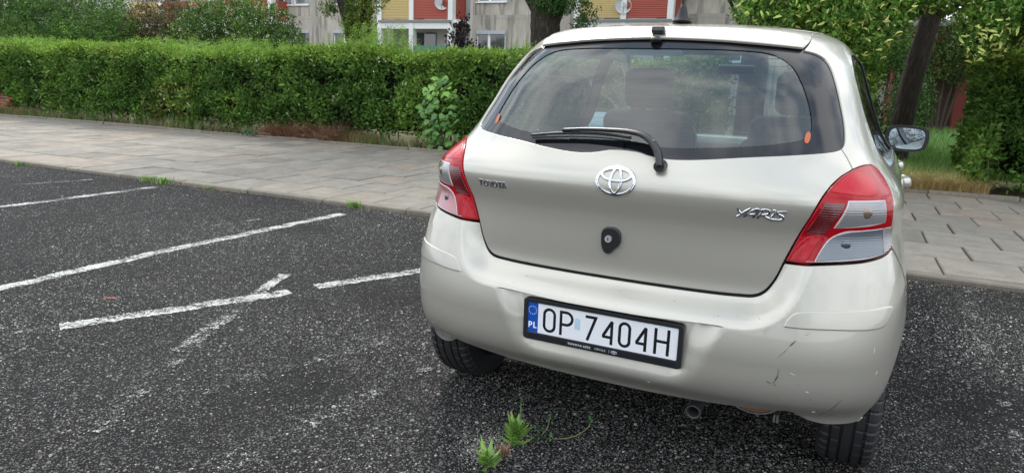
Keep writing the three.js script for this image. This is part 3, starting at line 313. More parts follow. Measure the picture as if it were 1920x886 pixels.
{ // linden with pale bracts, its boughs hanging over the gap
  const t = tree('leaning linden tree whose low boughs carry pale flower bracts, right of the car', [[1.40, 0, -11.0], [1.43, 0.7, -11.0], [1.49, 1.5, -11.0], [1.60, 2.4, -11.0], [1.75, 3.4, -11.0], [1.9, 5.5, -11.0]], u => lerp(0.185, 0.12, u), [[[2.0, 6.6, -10.6], [3.6, 2.6, 3.2], 5200, 2.0]], 71, { pal: [[0.05, 0.12, 0.025], [0.18, 0.30, 0.055]], limbs: [[[[1.75, 2.5, -11.0], [1.2, 3.1, -10.0], [0.4, 3.2, -8.8], [-0.3, 2.7, -7.9]], 0.09, 0.02], [[[1.9, 3.2, -11.0], [2.2, 3.5, -9.6], [2.3, 3.0, -8.2], [2.4, 2.2, -7.4]], 0.09, 0.02], [[[1.85, 2.9, -11.0], [1.3, 3.2, -9.5], [1.0, 2.8, -8.2], [0.9, 2.1, -7.6]], 0.07, 0.02]] });
  const R = rng(73), leaf = sprig(5, 0.11, leafHeart(0.058, 0.050), 74), br = (() => { const o = { p: [], i: [] }; placeLeaf(o, bract(0.095), new THREE.Matrix4()); return geoFrom(o.p, o.i); })();
  const L = [], B = [], masses = [[[-0.05, 2.35, -8.0], [0.9, 0.62, 0.8], 1500], [[0.62, 2.35, -7.8], [0.62, 0.75, 0.8], 1500], [[0.66, 1.75, -8.5], [0.36, 0.80, 0.5], 900], [[0.45, 1.45, -9.4], [0.5, 0.6, 0.5], 700], [[1.5, 2.68, -8.0], [0.8, 0.50, 0.7], 1000], [[2.35, 2.25, -7.8], [0.75, 0.58, 0.7], 1500], [[2.1, 1.95, -7.7], [0.42, 0.32, 0.4], 420], [[3.0, 2.4, -7.8], [0.8, 0.8, 0.7], 900], [[0.9, 3.3, -8.8], [2.0, 0.6, 1.6], 1500]];
  for (const [c, r, n] of masses) for (const [x, y, z, d] of crownPoints(R, c, r, n, { cut: 0.42, f: 1.7 })) { L.push([x, y, z, 0.75 + 0.5 * R(), mixc([0.06, 0.15, 0.025], [0.23, 0.40, 0.06], clamp((d - 0.4) * 2.4 + (R() - 0.5) * 0.7))]); if (R() < 0.5) B.push([x + (R() - 0.5) * 0.1, y - 0.05, z + 0.06, 0.75 + 0.5 * R(), mixc([0.48, 0.56, 0.12], [0.68, 0.72, 0.26], R())]); }
  cloud('hanging_leaves', t, leaf, LEAFM, L); cloud('flower_bracts', t, br, leafMat(0.6), B);
}
// greenery filling the gap on the right
shrub('leafy_shrub', 'pale green bush left of the leaning linden trunk', [0.70, 1.2, -12.6], [1.15, 1.35, 0.9], 3400, [[0.055, 0.13, 0.03], [0.18, 0.30, 0.07]], sprigBig, 81);
shrub('leafy_shrub', 'creeper-like bush hanging over the shuttered garage', [2.85, 2.6, -20.6], [1.7, 1.15, 0.7], 2600, [[0.06, 0.11, 0.03], [0.18, 0.22, 0.06]], sprigBig, 83);
shrub('leafy_shrub', 'small bush between the linden trunk and the garage shutter', [2.05, 0.95, -18.6], [0.55, 0.95, 0.6], 1000, [[0.04, 0.09, 0.025], [0.11, 0.18, 0.05]], sprigBig, 85);
tree('far broadleaf tree rising behind the garage', [[4.5, 0, -27], [4.5, 3, -27], [4.6, 6, -27]], u => lerp(0.3, 0.15, u), [[[4.2, 6.2, -27], [4.0, 4.0, 3], 5200, 2.2]], 87, { pal: [[0.03, 0.075, 0.02], [0.09, 0.17, 0.045]] });
tree('far broadleaf tree at the end of the block, behind the linden', [[-0.5, 0, -25], [-0.5, 2.5, -25], [-0.4, 5.5, -25]], u => lerp(0.25, 0.12, u), [[[0.2, 4.4, -25], [2.6, 3.4, 2.2], 4200, 2.0]], 89, { pal: [[0.03, 0.08, 0.02], [0.10, 0.18, 0.05]] });

tree('broad far tree beyond the right-hand hedge, out of the frame to the right', [[9, 0, -14], [9, 2.5, -14], [9.2, 5, -14]], u => lerp(0.25, 0.12, u), [[[9, 4.6, -14], [3.6, 3.2, 2.6], 3000, 2.2]], 92, { pal: [[0.04, 0.10, 0.025], [0.13, 0.24, 0.05]] });
tree('spreading tree to the right of the garage, out of the frame', [[14, 0, -19], [14, 2.5, -19], [14.2, 5, -19]], u => lerp(0.25, 0.12, u), [[[14, 4.2, -19], [4.6, 3.4, 2.6], 3000, 2.4]], 94, { pal: [[0.04, 0.10, 0.025], [0.12, 0.22, 0.05]] });
{ // maple sapling growing out of the hedge
  const s = thing('maple_sapling', 'young maple with broad lobed leaves growing out of the hedge front', 'sapling', [-5.72, 0.03, -8.70]), R = rng(95);
  mesh('stem', sweep([V(0, 0, 0), V(0.02, 0.5, 0.05), V(-0.02, 1.3, 0.06)], t => 0.010 * (1 - 0.6 * t), 6), std([0.12, 0.10, 0.07], 0.9), s);
  const o = leafLobed(0.115), lg = geoFrom(o.p.flat(), o.t.flat()); const mats = [LEAFMAT([0.07, 0.18, 0.035]), LEAFMAT([0.12, 0.27, 0.045]), LEAFMAT([0.22, 0.42, 0.06])];
  for (let i = 0; i < 150; i++) { const y = 0.10 + 1.18 * Math.pow(R(), 0.85), w = 0.10 + 0.30 * Math.sin(Math.PI * clamp((y + 0.05) / 1.45)), a = R() * Math.PI - 0.0, rr = w * Math.sqrt(R()); const m = mesh('leaf', lg, mats[y > 0.95 && R() < 0.7 ? 2 : R() < 0.5 ? 0 : 1], s); m.position.set(Math.cos(a) * rr, y, 0.05 + Math.sin(a) * rr * 0.6); m.rotation.set(2.2 + 0.7 * R(), (R() - 0.5) * 1.2, (R() - 0.5) * 1.6); m.scale.setScalar(0.6 + 0.6 * R()); }
}
function LEAFMAT(c) { return phys(c, 0.5, { transmission: 0.2, thickness: 0 }); }

// ------------------------------------------------------------------ grasses and weeds
function bladeTuft(n, H, W, spread, seed, lean = 0.5) { const R = rng(seed), p = [], t = []; for (let k = 0; k < n; k++) { const a = R() * 6.28, x = (R() - 0.5) * spread, z = (R() - 0.5) * spread, h = H * (0.5 + 0.6 * R()), l = lean * h * (0.3 + R()), dx = Math.cos(a), dz = Math.sin(a), wx = -dz * W / 2, wz = dx * W / 2, b = p.length / 3; p.push(x - wx, 0, z - wz, x + wx, 0, z + wz, x + dx * l * 0.3 - wx * 0.8, h * 0.55, z + dz * l * 0.3 - wz * 0.8, x + dx * l * 0.3 + wx * 0.8, h * 0.55, z + dz * l * 0.3 + wz * 0.8, x + dx * l, h * (1 - 0.25 * lean), z + dz * l); t.push(b, b + 1, b + 2, b + 2, b + 1, b + 3, b + 2, b + 3, b + 4); } return geoFrom(p, t); }
const grassG = bladeTuft(9, 0.34, 0.009, 0.10, 101), lowG = bladeTuft(10, 0.10, 0.006, 0.06, 103, 0.9), dryG = bladeTuft(9, 0.26, 0.006, 0.09, 105, 0.9);
{
  const R = rng(107), G = [], D = [], yq = () => new THREE.Quaternion().setFromAxisAngle(up0, R() * 6.28);
  for (let i = 0; i < 15000; i++) { const x = lerp(-0.6, 6.5, R()), z = lerp(-8.75, -22, Math.pow(R(), 1.35)); if (x > 2.3 && z > -10.6) continue; if (Math.hypot(x - 1.4, z + 11) < 0.25) continue; const c = mixc([0.10, 0.24, 0.045], [0.24, 0.42, 0.085], R()); const dry = sstep(-9.9, -9.0, z) * (0.35 + R()); c.lerp(lin(0.46, 0.38, 0.14), clamp(dry * 0.75)); G.push([x, 0.03 + 0.08 * sstep(-9, -14, z), z, (0.65 + 0.5 * R()) * (z < -12 ? 1.2 : 1), c, yq()]); }
  for (let i = 0; i < 2600; i++) { const x = lerp(-0.4, 2.35, R()), z = lerp(-8.62, -9.25, R()); D.push([x, 0.02, z, 0.6 + 0.6 * R(), mixc([0.52, 0.38, 0.16], [0.66, 0.55, 0.27], R()), yq()]); }
  for (let i = 0; i < 5200; i++) { const x = lerp(-19, -0.8, R()), z = lerp(-8.60, -8.95, R()); const k = fbm(x * 0.9 + 3, 4, 4, 3); if (R() > sstep(0.38, 0.62, k) + 0.12) continue; const w = sstep(-7.2, -8.4, x) * sstep(-10.4, -9.2, x); if (R() < w) D.push([x, 0.03, z, 0.9 + 0.6 * R(), mixc([0.22, 0.11, 0.06], [0.34, 0.20, 0.11], R()), yq()]); else if (R() < 0.55) D.push([x, 0.03, z, 0.7 + 0.5 * R(), mixc([0.26, 0.21, 0.09], [0.40, 0.34, 0.16], R()), yq()]); else G.push([x, 0.03, z, 0.45 + 0.4 * R(), mixc([0.07, 0.16, 0.035], [0.17, 0.27, 0.06], R()), yq()]); }
  for (let i = 0; i < 800; i++) { const x = lerp(-9.7, -8.0, R()), z = lerp(-8.62, -9.3, R()); D.push([x, 0.03 + 0.05 * R(), z, 0.6 + 0.9 * R(), mixc([0.20, 0.095, 0.055], [0.32, 0.18, 0.10], R())]); }
  const gm = phys(new THREE.Color(1, 1, 1), 0.6, { transmission: 0.2, thickness: 0 }); cloud('tall_grass', null, grassG, gm, G, 'uncut green grass in the gap and along the hedge foot'); cloud('dry_grass', null, dryG, gm, D, 'straw-coloured and brown dry grass along the pavement edge');
}
{ // tufts along the kerb and weeds by the car
  const R = rng(111), gm = [LEAFMAT([0.17, 0.34, 0.055]), LEAFMAT([0.26, 0.42, 0.08])];
  const tuft = (label, x, z, r, h, n, seed) => { const t = thing('grass_tuft', label, 'grass tuft', [x, 0, z]), Q = rng(seed), gs = [[], []]; for (let k = 0; k < n; k++) { const g = bladeTuft(8, h, 0.006, r * 0.5, seed + k, 0.9); const a = Q() * 6.28, d = r * Math.sqrt(Q()); g.translate(Math.cos(a) * d * 1.6, 0, Math.sin(a) * d * 0.5); gs[k % 2].push(g); } gs.forEach((l, i) => { if (l.length) mesh('blades', merge(l), gm[i], t).userData.kind = 'stuff'; }); return t; };
  tuft('bright green grass tuft, the largest of those growing along the kerb', -6.40, -3.50, 0.16, 0.11, 26, 201);
  tuft('small green grass tuft at the kerb where the long white line ends', -3.68, -3.49, 0.07, 0.12, 10, 203);
  tuft('small flat grass tuft at the kerb near the left picture edge', -8.87, -3.49, 0.11, 0.07, 12, 205);
  tuft('tiny grass tuft at the kerb close to the left tail light', -2.62, -3.50, 0.06, 0.05, 6, 207);
  tuft('tiny grass tuft in the kerb joint between the two larger tufts', -5.62, -3.50, 0.04, 0.05, 4, 209);
  const weedStem = (t, pts, r = 0.0018) => mesh('stem', sweep(spline(pts, 10), r, 5), std([0.16, 0.20, 0.08], 0.8), t);
  const rosette = (t, x, y, z, n, L, W, m, seed, tilt) => { const Q = rng(seed); for (let k = 0; k < n; k++) { const o = leafFlat(L * (0.6 + 0.5 * Q()), W, 0.3, 0.35), g = geoFrom(o.p.flat(), o.t.flat()); const q = mesh('leaf', g, m[k % m.length], t); q.position.set(x, y + 0.003 * k, z); q.rotation.set(0, k * 2.4, 0); q.rotateX((tilt ?? 0.9) + 0.5 * (Q() - 0.5)); } };
  { const t = thing('weed', 'upright bright green weed with narrow leaves in front of the bumper', 'weed', [-0.298, 0, -0.03]); weedStem(t, [[0, 0, 0], [0.004, 0.05, 0], [0, 0.105, 0.004]], 0.003); for (let k = 0; k < 6; k++) rosette(t, 0, 0.012 + k * 0.010, 0, 9, 0.074 - 0.004 * k, 0.019, gm, 301 + k, 1.6 - 0.10 * k); }
  { const t = thing('weed', 'low bright green weed at the bottom edge of the picture, before the taller weed', 'weed', [-0.315, 0, 0.155]); for (let k = 0; k < 4; k++) rosette(t, 0, 0.008 + k * 0.009, 0, 9, 0.060, 0.017, gm, 311 + k, 1.6 - 0.14 * k); }
  { const t = thing('weed', 'withered red-brown weed between the two bright green weeds', 'weed', [-0.292, 0, 0.075]); const bm = [LEAFMAT([0.24, 0.09, 0.04]), LEAFMAT([0.17, 0.10, 0.045])]; for (let k = 0; k < 4; k++) rosette(t, 0.012 * (k - 1.5), 0.008 + k * 0.006, 0.008 * k, 10, 0.036, 0.007, bm, 321 + k, 1.2); }
  { const t = thing('weed', 'thin trailing weed with tiny dark leaves under the bumper', 'weed', [-0.235, 0, -0.12]); const dm = [LEAFMAT([0.08, 0.20, 0.07]), LEAFMAT([0.12, 0.26, 0.08])]; const Q = rng(331); for (let k = 0; k < 26; k++) { const o = leafFlat(0.014 + 0.008 * Q(), 0.010, 0.2, 0.2), g = geoFrom(o.p.flat(), o.t.flat()), q = mesh('leaf', g, dm[k % 2], t); q.position.set((Q() - 0.4) * 0.09, 0.006 + 0.028 * Q(), (Q() - 0.5) * 0.05); q.rotation.set(1 + Q(), Q() * 6, 0); }
    weedStem(t, [[0.05, 0.01, 0], [0.11, 0.02, -0.03], [0.155, 0.055, -0.05], [0.165, 0.075, -0.05]]); rosette(t, 0.165, 0.078, -0.05, 9, 0.016, 0.009, dm, 341, 0.8); weedStem(t, [[0.0, 0.01, 0], [0.015, 0.04, -0.02], [0.02, 0.07, -0.02]]); rosette(t, 0.02, 0.07, -0.02, 7, 0.013, 0.008, dm, 343, 0.8); weedStem(t, [[-0.06, 0.03, 0.05], [-0.085, 0.07, 0.0], [-0.095, 0.11, -0.02]]); rosette(t, -0.095, 0.11, -0.02, 6, 0.012, 0.007, dm, 345, 0.8); }
  { const t = thing('weed', 'small grey-green weed at the pavement edging below the gap in the hedge', 'weed', [-9.95, PAVE_Y, -8.42]); const dm = [LEAFMAT([0.06, 0.14, 0.06]), LEAFMAT([0.09, 0.19, 0.07])]; for (let k = 0; k < 7; k++) rosette(t, 0.05 * (k - 3), 0.02 + 0.03 * (k % 3), 0.02 * (k % 2), 8, 0.09, 0.03, dm, 351 + k, 0.9); }
  const stick = (label, x, z, L, a, m) => tag(mesh('twig', (() => { const g = sweep([V(-L / 2, 0.005, 0), V(0, 0.006, 0.004), V(L / 2, 0.005, 0)], [0.006, 0.0035], 6); g.rotateY(a); g.translate(x, 0, z); return g; })(), m), label, 'twig');
  const rd = std([0.32, 0.12, 0.07], 0.8); stick('reddish stick lying on the asphalt between the two left parking lines', -2.98, -0.42, 0.075, 0.35, rd);
}
// ------------------------------------------------------------------ the car: a shell in two charts (rear, front) that all panels are cut from
// v, y, rear centre z, half width, corner depth, exponent, front centre z, front corner depth, exponent
const KN = [
  [0.22, 0.22, -0.0623, 0.7646, 0.3372, 3.3256, -3.66, 0.40, 2.6], [0.30, 0.30, -0.0557, 0.8025, 0.3488, 3.2929, -3.70, 0.42, 2.6],
  [0.36, 0.36, -0.0034, 0.8226, 0.383, 3.2687, -3.72, 0.44, 2.6], [0.48, 0.48, 0.0225, 0.8453, 0.4174, 3.2003, -3.74, 0.46, 2.6],
  [0.60, 0.60, 0.0124, 0.8563, 0.4406, 3.1185, -3.73, 0.48, 2.5], [0.72, 0.72, -0.0149, 0.8495, 0.458, 3.0834, -3.66, 0.52, 2.4],
  [0.85, 0.85, -0.0396, 0.8226, 0.4828, 3.0841, -3.40, 0.56, 2.4], [0.97, 0.97, -0.0415, 0.8088, 0.4965, 3.1476, -2.88, 0.36, 2.5],
  [1.06, 1.06, -0.1075, 0.7428, 0.5244, 3.0374, -2.70, 0.34, 2.5], [1.18, 1.18, -0.1901, 0.6856, 0.5066, 2.9932, -2.48, 0.32, 2.5],
  [1.30, 1.30, -0.2757, 0.6409, 0.4845, 2.9356, -2.27, 0.30, 2.5], [1.40, 1.40, -0.372, 0.598, 0.49, 2.76, -2.09, 0.28, 2.5],
  [1.445, 1.443, -0.425, 0.560, 0.46, 2.65, -2.01, 0.26, 2.5], [1.48, 1.466, -0.475, 0.515, 0.44, 2.55, -1.96, 0.25, 2.4],
  [1.54, 1.487, -0.590, 0.44, 0.42, 2.45, -1.90, 0.24, 2.4], [1.66, 1.505, -0.80, 0.34, 0.40, 2.4, -1.83, 0.22, 2.3],
  [1.86, 1.517, -1.08, 0.22, 0.32, 2.3, -1.75, 0.18, 2.3], [2.10, 1.524, -1.35, 0.10, 0.15, 2.2, -1.67, 0.10, 2.2], [2.30, 1.5255, -1.50, 0.02, 0.05, 2.2, -1.62, 0.05, 2.2]];
const TAB = (() => {
  const x = KN.map(k => k[0]), n = x.length, grad = KN[0].map((_, j) => x.map((_, i) => {
    if (i === 0) return (KN[1][j] - KN[0][j]) / (x[1] - x[0]); if (i === n - 1) return (KN[n - 1][j] - KN[n - 2][j]) / (x[n - 1] - x[n - 2]);
    const h0 = x[i] - x[i - 1], h1 = x[i + 1] - x[i]; return (h0 * h0 * KN[i + 1][j] + (h1 * h1 - h0 * h0) * KN[i][j] - h1 * h1 * KN[i - 1][j]) / (h0 * h1 * (h0 + h1));
  }));
  const f = (v, j) => { let i = 0; while (i < n - 2 && v > x[i + 1]) i++; const h = x[i + 1] - x[i], t = clamp((v - x[i]) / h), a = KN[i][j], b = KN[i + 1][j]; return (2 * t ** 3 - 3 * t * t + 1) * a + (t ** 3 - 2 * t * t + t) * h * grad[j][i] + (-2 * t ** 3 + 3 * t * t) * b + (t ** 3 - t * t) * h * grad[j][i + 1]; };
  const N = 4201, T = []; for (let q = 0; q < N; q++) { const v = 0.2 + q * 0.0005; T.push([1, 2, 3, 4, 5, 6, 7, 8].map(j => f(clamp(v, 0.2201, 2.2999), j))); } return T;
})();
function tabv(v) { const q = clamp((v - 0.2) / 0.0005, 0, 4199.999), i = Math.floor(q), t = q - i, A = TAB[i], B = TAB[i + 1]; return A.map((a, k) => a + (B[k] - a) * t); }
const WHEEL_Z = [-0.56, -3.02], WHEEL_Y = 0.293, ARCH_R = 0.330;
function bulge(z, y) { let b = 0.02 * Math.sin(Math.PI * clamp((-0.45 - z) / 2.6)); if (y < 0.66) for (const wz of WHEEL_Z) { const d = Math.hypot(z - wz, y - WHEEL_Y) - ARCH_R; if (d < 0.15) b += 0.010 * Math.exp(-(d * d) / 0.0035); } return b; }
function shellP(s, v, front = false) {
  const [y, zc, W, D, n, zf, Df, nf] = tabv(v), a = Math.abs(s); let x, z;
  const Z0 = front ? zf : zc, dd = front ? Df : D, nn = front ? nf : n, sg = front ? -1 : 1;
  if (a < HPI) { const c = Math.cos(a), q = Math.sin(a), r = Math.pow(Math.pow(c, nn) + Math.pow(q, nn), -1 / nn); x = W * r * q; z = Z0 - sg * dd * (1 - r * c); }
  else { x = W; z = Z0 - sg * (dd + a - HPI); }
  x += bulge(z, y) * sstep(0.5, 1.4, a);
  return [s < 0 ? -x : x, y, z];
}
function bis(f, lo, hi) { for (let i = 0; i < 50; i++) { const m = (lo + hi) / 2; if (f(m) > 0) hi = m; else lo = m; } return (lo + hi) / 2; }
const sX = (x, v) => Math.sign(x) * bis(s => shellP(s, v)[0] - Math.abs(x), 0, HPI);           // rear chart: half-angle at which x is reached
const sZ = (z, v, front = false) => front ? bis(s => shellP(s, v, true)[2] - z, 0, 4.4) : bis(s => z - shellP(s, v)[2], 0, 4.4);   // angle/side distance at which z is reached
function densify(poly, m = 0.02) { const o = []; poly.forEach((p, i) => { const q = poly[(i + 1) % poly.length], n = Math.max(1, Math.ceil(Math.hypot(q[0] - p[0], q[1] - p[1]) / m)); for (let k = 0; k < n; k++) o.push([lerp(p[0], q[0], k / n), lerp(p[1], q[1], k / n)]); }); return o; }
// round a polyline through its points (centripetal spline), for traced curves
function smoothLine(pts, n = 8) { if (pts.length < 3) return pts; const c = new THREE.CatmullRomCurve3(pts.map(p => V(p[0], p[1], 0)), false, 'centripetal'); return c.getPoints((pts.length - 1) * n).map(p => [p.x, p.y]); }
function clipAxis(poly, ax, val, keepGreater) {
  const out = [], n = poly.length; for (let i = 0; i < n; i++) {
    const a = poly[i], b = poly[(i + 1) % n], da = keepGreater ? a[ax] - val : val - a[ax], db = keepGreater ? b[ax] - val : val - b[ax];
    if (da >= 0) out.push(a); if ((da >= 0) !== (db >= 0)) { const t = da / (da - db); out.push([lerp(a[0], b[0], t), lerp(a[1], b[1], t)]); }
  } return out;
}
function area2(p) { let s = 0; for (let i = 0; i < p.length; i++) { const a = p[i], b = p[(i + 1) % p.length]; s += a[0] * b[1] - b[0] * a[1]; } return s / 2; }
// cut a panel out of a surface F(s,v)->[x,y,z]: polygon in (s,v), rolled edges all round
function panel(poly, o = {}) {
  const { front = false, disp = null, inset = 0.0018, depth = 0.014, cell = [0.035, 0.02], cutsV = [], rim = 0.0022, uvScale = 1, step = 0.02 } = o;
  const base = (s, v) => shellP(s, v, front);
  const nrmOf = (F, s, v) => { const e = 1e-3, a = F(s + e, v), b = F(s - e, v), c = F(s, v + e), d = F(s, v - e); const n = V(a[0] - b[0], a[1] - b[1], a[2] - b[2]).cross(V(c[0] - d[0], c[1] - d[1], c[2] - d[2])).normalize(); if (front) n.negate(); return n; };
  const F = disp ? (s, v) => { const P = base(s, v); return disp(P, s, v, () => nrmOf(base, s, v)); } : base;
  let P = densify(poly, step); if (area2(P) < 0) P.reverse();
  // inset in a local metric
  const N = P.length, ins = P.map((p, i) => {
    const e = 1e-3, a = F(p[0], p[1]), b = F(p[0] + e, p[1]), c = F(p[0], p[1] + e), ms = Math.hypot(b[0] - a[0], b[1] - a[1], b[2] - a[2]) / e + 1e-6, mv = Math.hypot(c[0] - a[0], c[1] - a[1], c[2] - a[2]) / e + 1e-6;
    const q0 = P[(i + N - 1) % N], q1 = P[(i + 1) % N], d0 = [(p[0] - q0[0]) * ms, (p[1] - q0[1]) * mv], d1 = [(q1[0] - p[0]) * ms, (q1[1] - p[1]) * mv];
    const l0 = Math.hypot(...d0) + 1e-9, l1 = Math.hypot(...d1) + 1e-9, n0 = [-d0[1] / l0, d0[0] / l0], n1 = [-d1[1] / l1, d1[0] / l1];
    let m = [n0[0] + n1[0], n0[1] + n1[1]]; const ml = Math.hypot(...m) + 1e-9; m = [m[0] / ml, m[1] / ml]; const k = Math.min(2, 1 / Math.max(0.3, m[0] * n0[0] + m[1] * n0[1])) * (inset + rim);
    return [p[0] + m[0] * k / ms, p[1] + m[1] * k / mv];
  });
  const xs = ins.map(p => p[0]), ys = ins.map(p => p[1]), x0 = Math.min(...xs), x1 = Math.max(...xs), y0 = Math.min(...ys), y1 = Math.max(...ys);
  const vs = []; const ny = Math.max(1, Math.ceil((y1 - y0) / cell[1])); for (let j = 0; j <= ny; j++) vs.push(lerp(y0, y1, j / ny)); for (const c of cutsV) if (c > y0 && c < y1) vs.push(c); vs.sort((a, b) => a - b);
  const nx = Math.max(1, Math.ceil((x1 - x0) / cell[0])), key = new Map(), pos = [], nor = [], uv = [], idx = [];
  const vert = (p) => { const k = Math.round(p[0] * 1e5) + '_' + Math.round(p[1] * 1e5); let i = key.get(k); if (i === undefined) { i = pos.length / 3; key.set(k, i); const q = F(p[0], p[1]), n = nrmOf(F, p[0], p[1]); pos.push(...q); nor.push(n.x, n.y, n.z); uv.push(q[0] * uvScale, q[1] * uvScale); } return i; };
  for (let j = 0; j < vs.length - 1; j++) {
    if (vs[j + 1] - vs[j] < 1e-7) continue;
    let row = clipAxis(clipAxis(ins, 1, vs[j], true), 1, vs[j + 1], false); if (row.length < 3) continue;
    for (let i = 0; i < nx; i++) {
      let c = clipAxis(clipAxis(row, 0, lerp(x0, x1, i / nx), true), 0, lerp(x0, x1, (i + 1) / nx), false); if (c.length < 3) continue;
      const cc = c.filter((p, q) => { const r = c[(q + 1) % c.length]; return Math.hypot(p[0] - r[0], p[1] - r[1]) > 1e-6; }); if (cc.length < 3 || Math.abs(area2(cc)) < 1e-9) continue;
      for (const t of THREE.ShapeUtils.triangulateShape(cc.map(p => new THREE.Vector2(p[0], p[1])), [])) {
        const a = cc[t[0]], b = cc[t[1]], d = cc[t[2]]; const ar = (b[0] - a[0]) * (d[1] - a[1]) - (b[1] - a[1]) * (d[0] - a[0]); if (Math.abs(ar) < 1e-10) continue;
        let T = [vert(a), vert(b), vert(d)]; if ((ar < 0) !== front) T = [T[0], T[2], T[1]]; idx.push(...T);
      }
    }
  }
  // rolled rim
  if (depth > 0) {
    const m = ins.length, prof = [[0, 0], [0.7, 0.3], [1, 1], [1, -1]];   // [out, in] in rim radii, last: full depth
    const ringStart = pos.length / 3;
    for (let i = 0; i < m; i++) {
      const p = ins[i], q = V(...F(p[0], p[1])), a = V(...F(...ins[(i + m - 1) % m])), b = V(...F(...ins[(i + 1) % m])), n = nrmOf(F, p[0], p[1]);
      const t = b.clone().sub(a).normalize(); let out = new THREE.Vector3().crossVectors(t, n).normalize(); if (front) out.negate();
      const R = prof.map(([oo, ii]) => q.clone().addScaledVector(out, oo * rim).addScaledVector(n, ii < 0 ? -depth : -ii * rim));
      const NN = [n, n.clone().addScaledVector(out, 0.9).normalize(), out.clone().addScaledVector(n, 0.25).normalize(), out];
      R.forEach((r, k) => { pos.push(r.x, r.y, r.z); nor.push(NN[k].x, NN[k].y, NN[k].z); uv.push(r.x * uvScale, r.y * uvScale); });
    }
    for (let i = 0; i < m; i++) for (let k = 0; k < 3; k++) { const a = ringStart + i * 4 + k, b = ringStart + ((i + 1) % m) * 4 + k; front ? idx.push(a, b, a + 1, b, b + 1, a + 1) : idx.push(a, a + 1, b, b, a + 1, b + 1); }
  }
  return geoFrom(pos, idx, nor, uv);
}
function mirrorX(g) { const q = g.clone(), p = q.attributes.position, n = q.attributes.normal; for (let i = 0; i < p.count; i++) { p.setX(i, -p.getX(i)); if (n) n.setX(i, -n.getX(i)); } if (q.index) { const a = q.index.array; for (let i = 0; i < a.length; i += 3) { const t = a[i]; a[i] = a[i + 1]; a[i + 1] = t; } } else { const k = q.toNonIndexed(); return k; } return q; }
const both = (half) => { // half outline from centre top .. centre bottom on the right -> full outline
  const L = half.slice().reverse().filter(p => Math.abs(p[0]) > 1e-6).map(p => [-p[0], p[1]]); return half.concat(L); };

// traced outlines (right half) in chart coordinates
const G_TOP = [[0, 1.4217], [0.2125, 1.4183], [0.3969, 1.4131], [0.5939, 1.4044], [0.7817, 1.3965]];
const G_SIDE = [[0.7817, 1.3965], [0.8683, 1.3839], [0.9189, 1.363], [0.9464, 1.3275], [0.9565, 1.2625], [0.9555, 1.1947], [0.9346, 1.1418], [0.9099, 1.1141], [0.8836, 1.1015]];
const G_BOT = [[0.8836, 1.1015], [0.8424, 1.0951], [0.6496, 1.0815], [0.4846, 1.0697], [0.35, 1.0575], [0.27, 1.0515], [0.19, 1.0495], [0.125, 1.054], [0.065, 1.063], [0, 1.066]];
const FRIT = [[0, 1.4005], [0.2, 1.4003], [0.411, 1.399], [0.6003, 1.3895], [0.6698, 1.3711], [0.7241, 1.339], [0.7531, 1.2957], [0.7753, 1.228], [0.7744, 1.1753], [0.7611, 1.1491], [0.7286, 1.1293], [0.6576, 1.1149], [0.4863, 1.0961], [0.2601, 1.0814], [0.1365, 1.0782], [0, 1.0775]];
const SEAM1 = [[0.8836, 1.1015], [0.9002, 1.0746], [0.904, 1.0464]];
const SEAM2 = [[0.904, 1.0464], [0.8173, 1.0263], [0.7471, 0.9976], [0.6969, 0.9602], [0.6366, 0.8573], [0.5858, 0.773]];
const SEAM3 = [[0.5858, 0.773], [0.5539, 0.714], [0.5266, 0.6797], [0.4987, 0.6648], [0.4407, 0.6595], [0.1703, 0.6555], [0, 0.655]];
const LIGHT_OUT = [[0.904, 1.0464], [0.965, 1.0535], [1.0314, 1.0558], [1.095, 1.0500], [1.115, 1.0247], [1.095, 0.9905], [1.068, 0.9356], [1.075, 0.87], [1.0927, 0.8223]];
const LIGHT_BOT = [[1.0927, 0.8223], [1.0252, 0.8088], [0.904, 0.7963], [0.7808, 0.7892], [0.6832, 0.783], [0.5858, 0.773]];
const B_BOT = [[1.0703, 0.2749], [0.9653, 0.2754], [0.8351, 0.2799], [0.7563, 0.2935], [0.7114, 0.3111], [0.6782, 0.3246], [0.634, 0.3202], [0.4985, 0.3097], [0.398, 0.3027], [0.1998, 0.2954], [0, 0.294]];
const archPt = (deg, wz = WHEEL_Z[0], r = ARCH_R) => { const a = deg * Math.PI / 180; return [wz + r * Math.cos(a), WHEEL_Y + r * Math.sin(a)]; };
const archS = (deg) => { const [z, y] = archPt(deg); return [sZ(z, y), y]; };
// how far the tailgate lies inside the line of the bumper
const AH = (() => { const Y = [0.5, 0.66, 0.77, 0.88, 0.98, 1.06], A = [0.075, 0.075, 0.045, 0.018, 0.004, 0]; return y => { if (y <= Y[0]) return A[0]; for (let i = 0; i < 5; i++) if (y <= Y[i + 1]) { const t = (y - Y[i]) / (Y[i + 1] - Y[i]); return lerp(A[i], A[i + 1], t); } return 0; }; })();
const AHs = y => (AH(y - 0.03) + AH(y - 0.015) + AH(y) + AH(y + 0.015) + AH(y + 0.03)) / 5;
const SEAMXY = smoothLine([...SEAM3.slice().reverse(), ...SEAM2.slice().reverse().slice(1)], 6).map(([s, v]) => { const q = shellP(s, v); return [q[0], q[1]]; });
function seamDist(x, y) { x = Math.abs(x); let b = 9, by = 0; for (let i = 0; i < SEAMXY.length - 1; i++) { const [ax, ay] = SEAMXY[i], [cx, cy] = SEAMXY[i + 1], dx = cx - ax, dy = cy - ay, t = clamp(((x - ax) * dx + (y - ay) * dy) / (dx * dx + dy * dy + 1e-12)); const d = Math.hypot(x - ax - t * dx, y - ay - t * dy); if (d < b) { b = d; by = ay + t * dy; } } return [b, by]; }
const hatchDisp = (P) => [P[0], P[1], P[2] - AHs(P[1])];
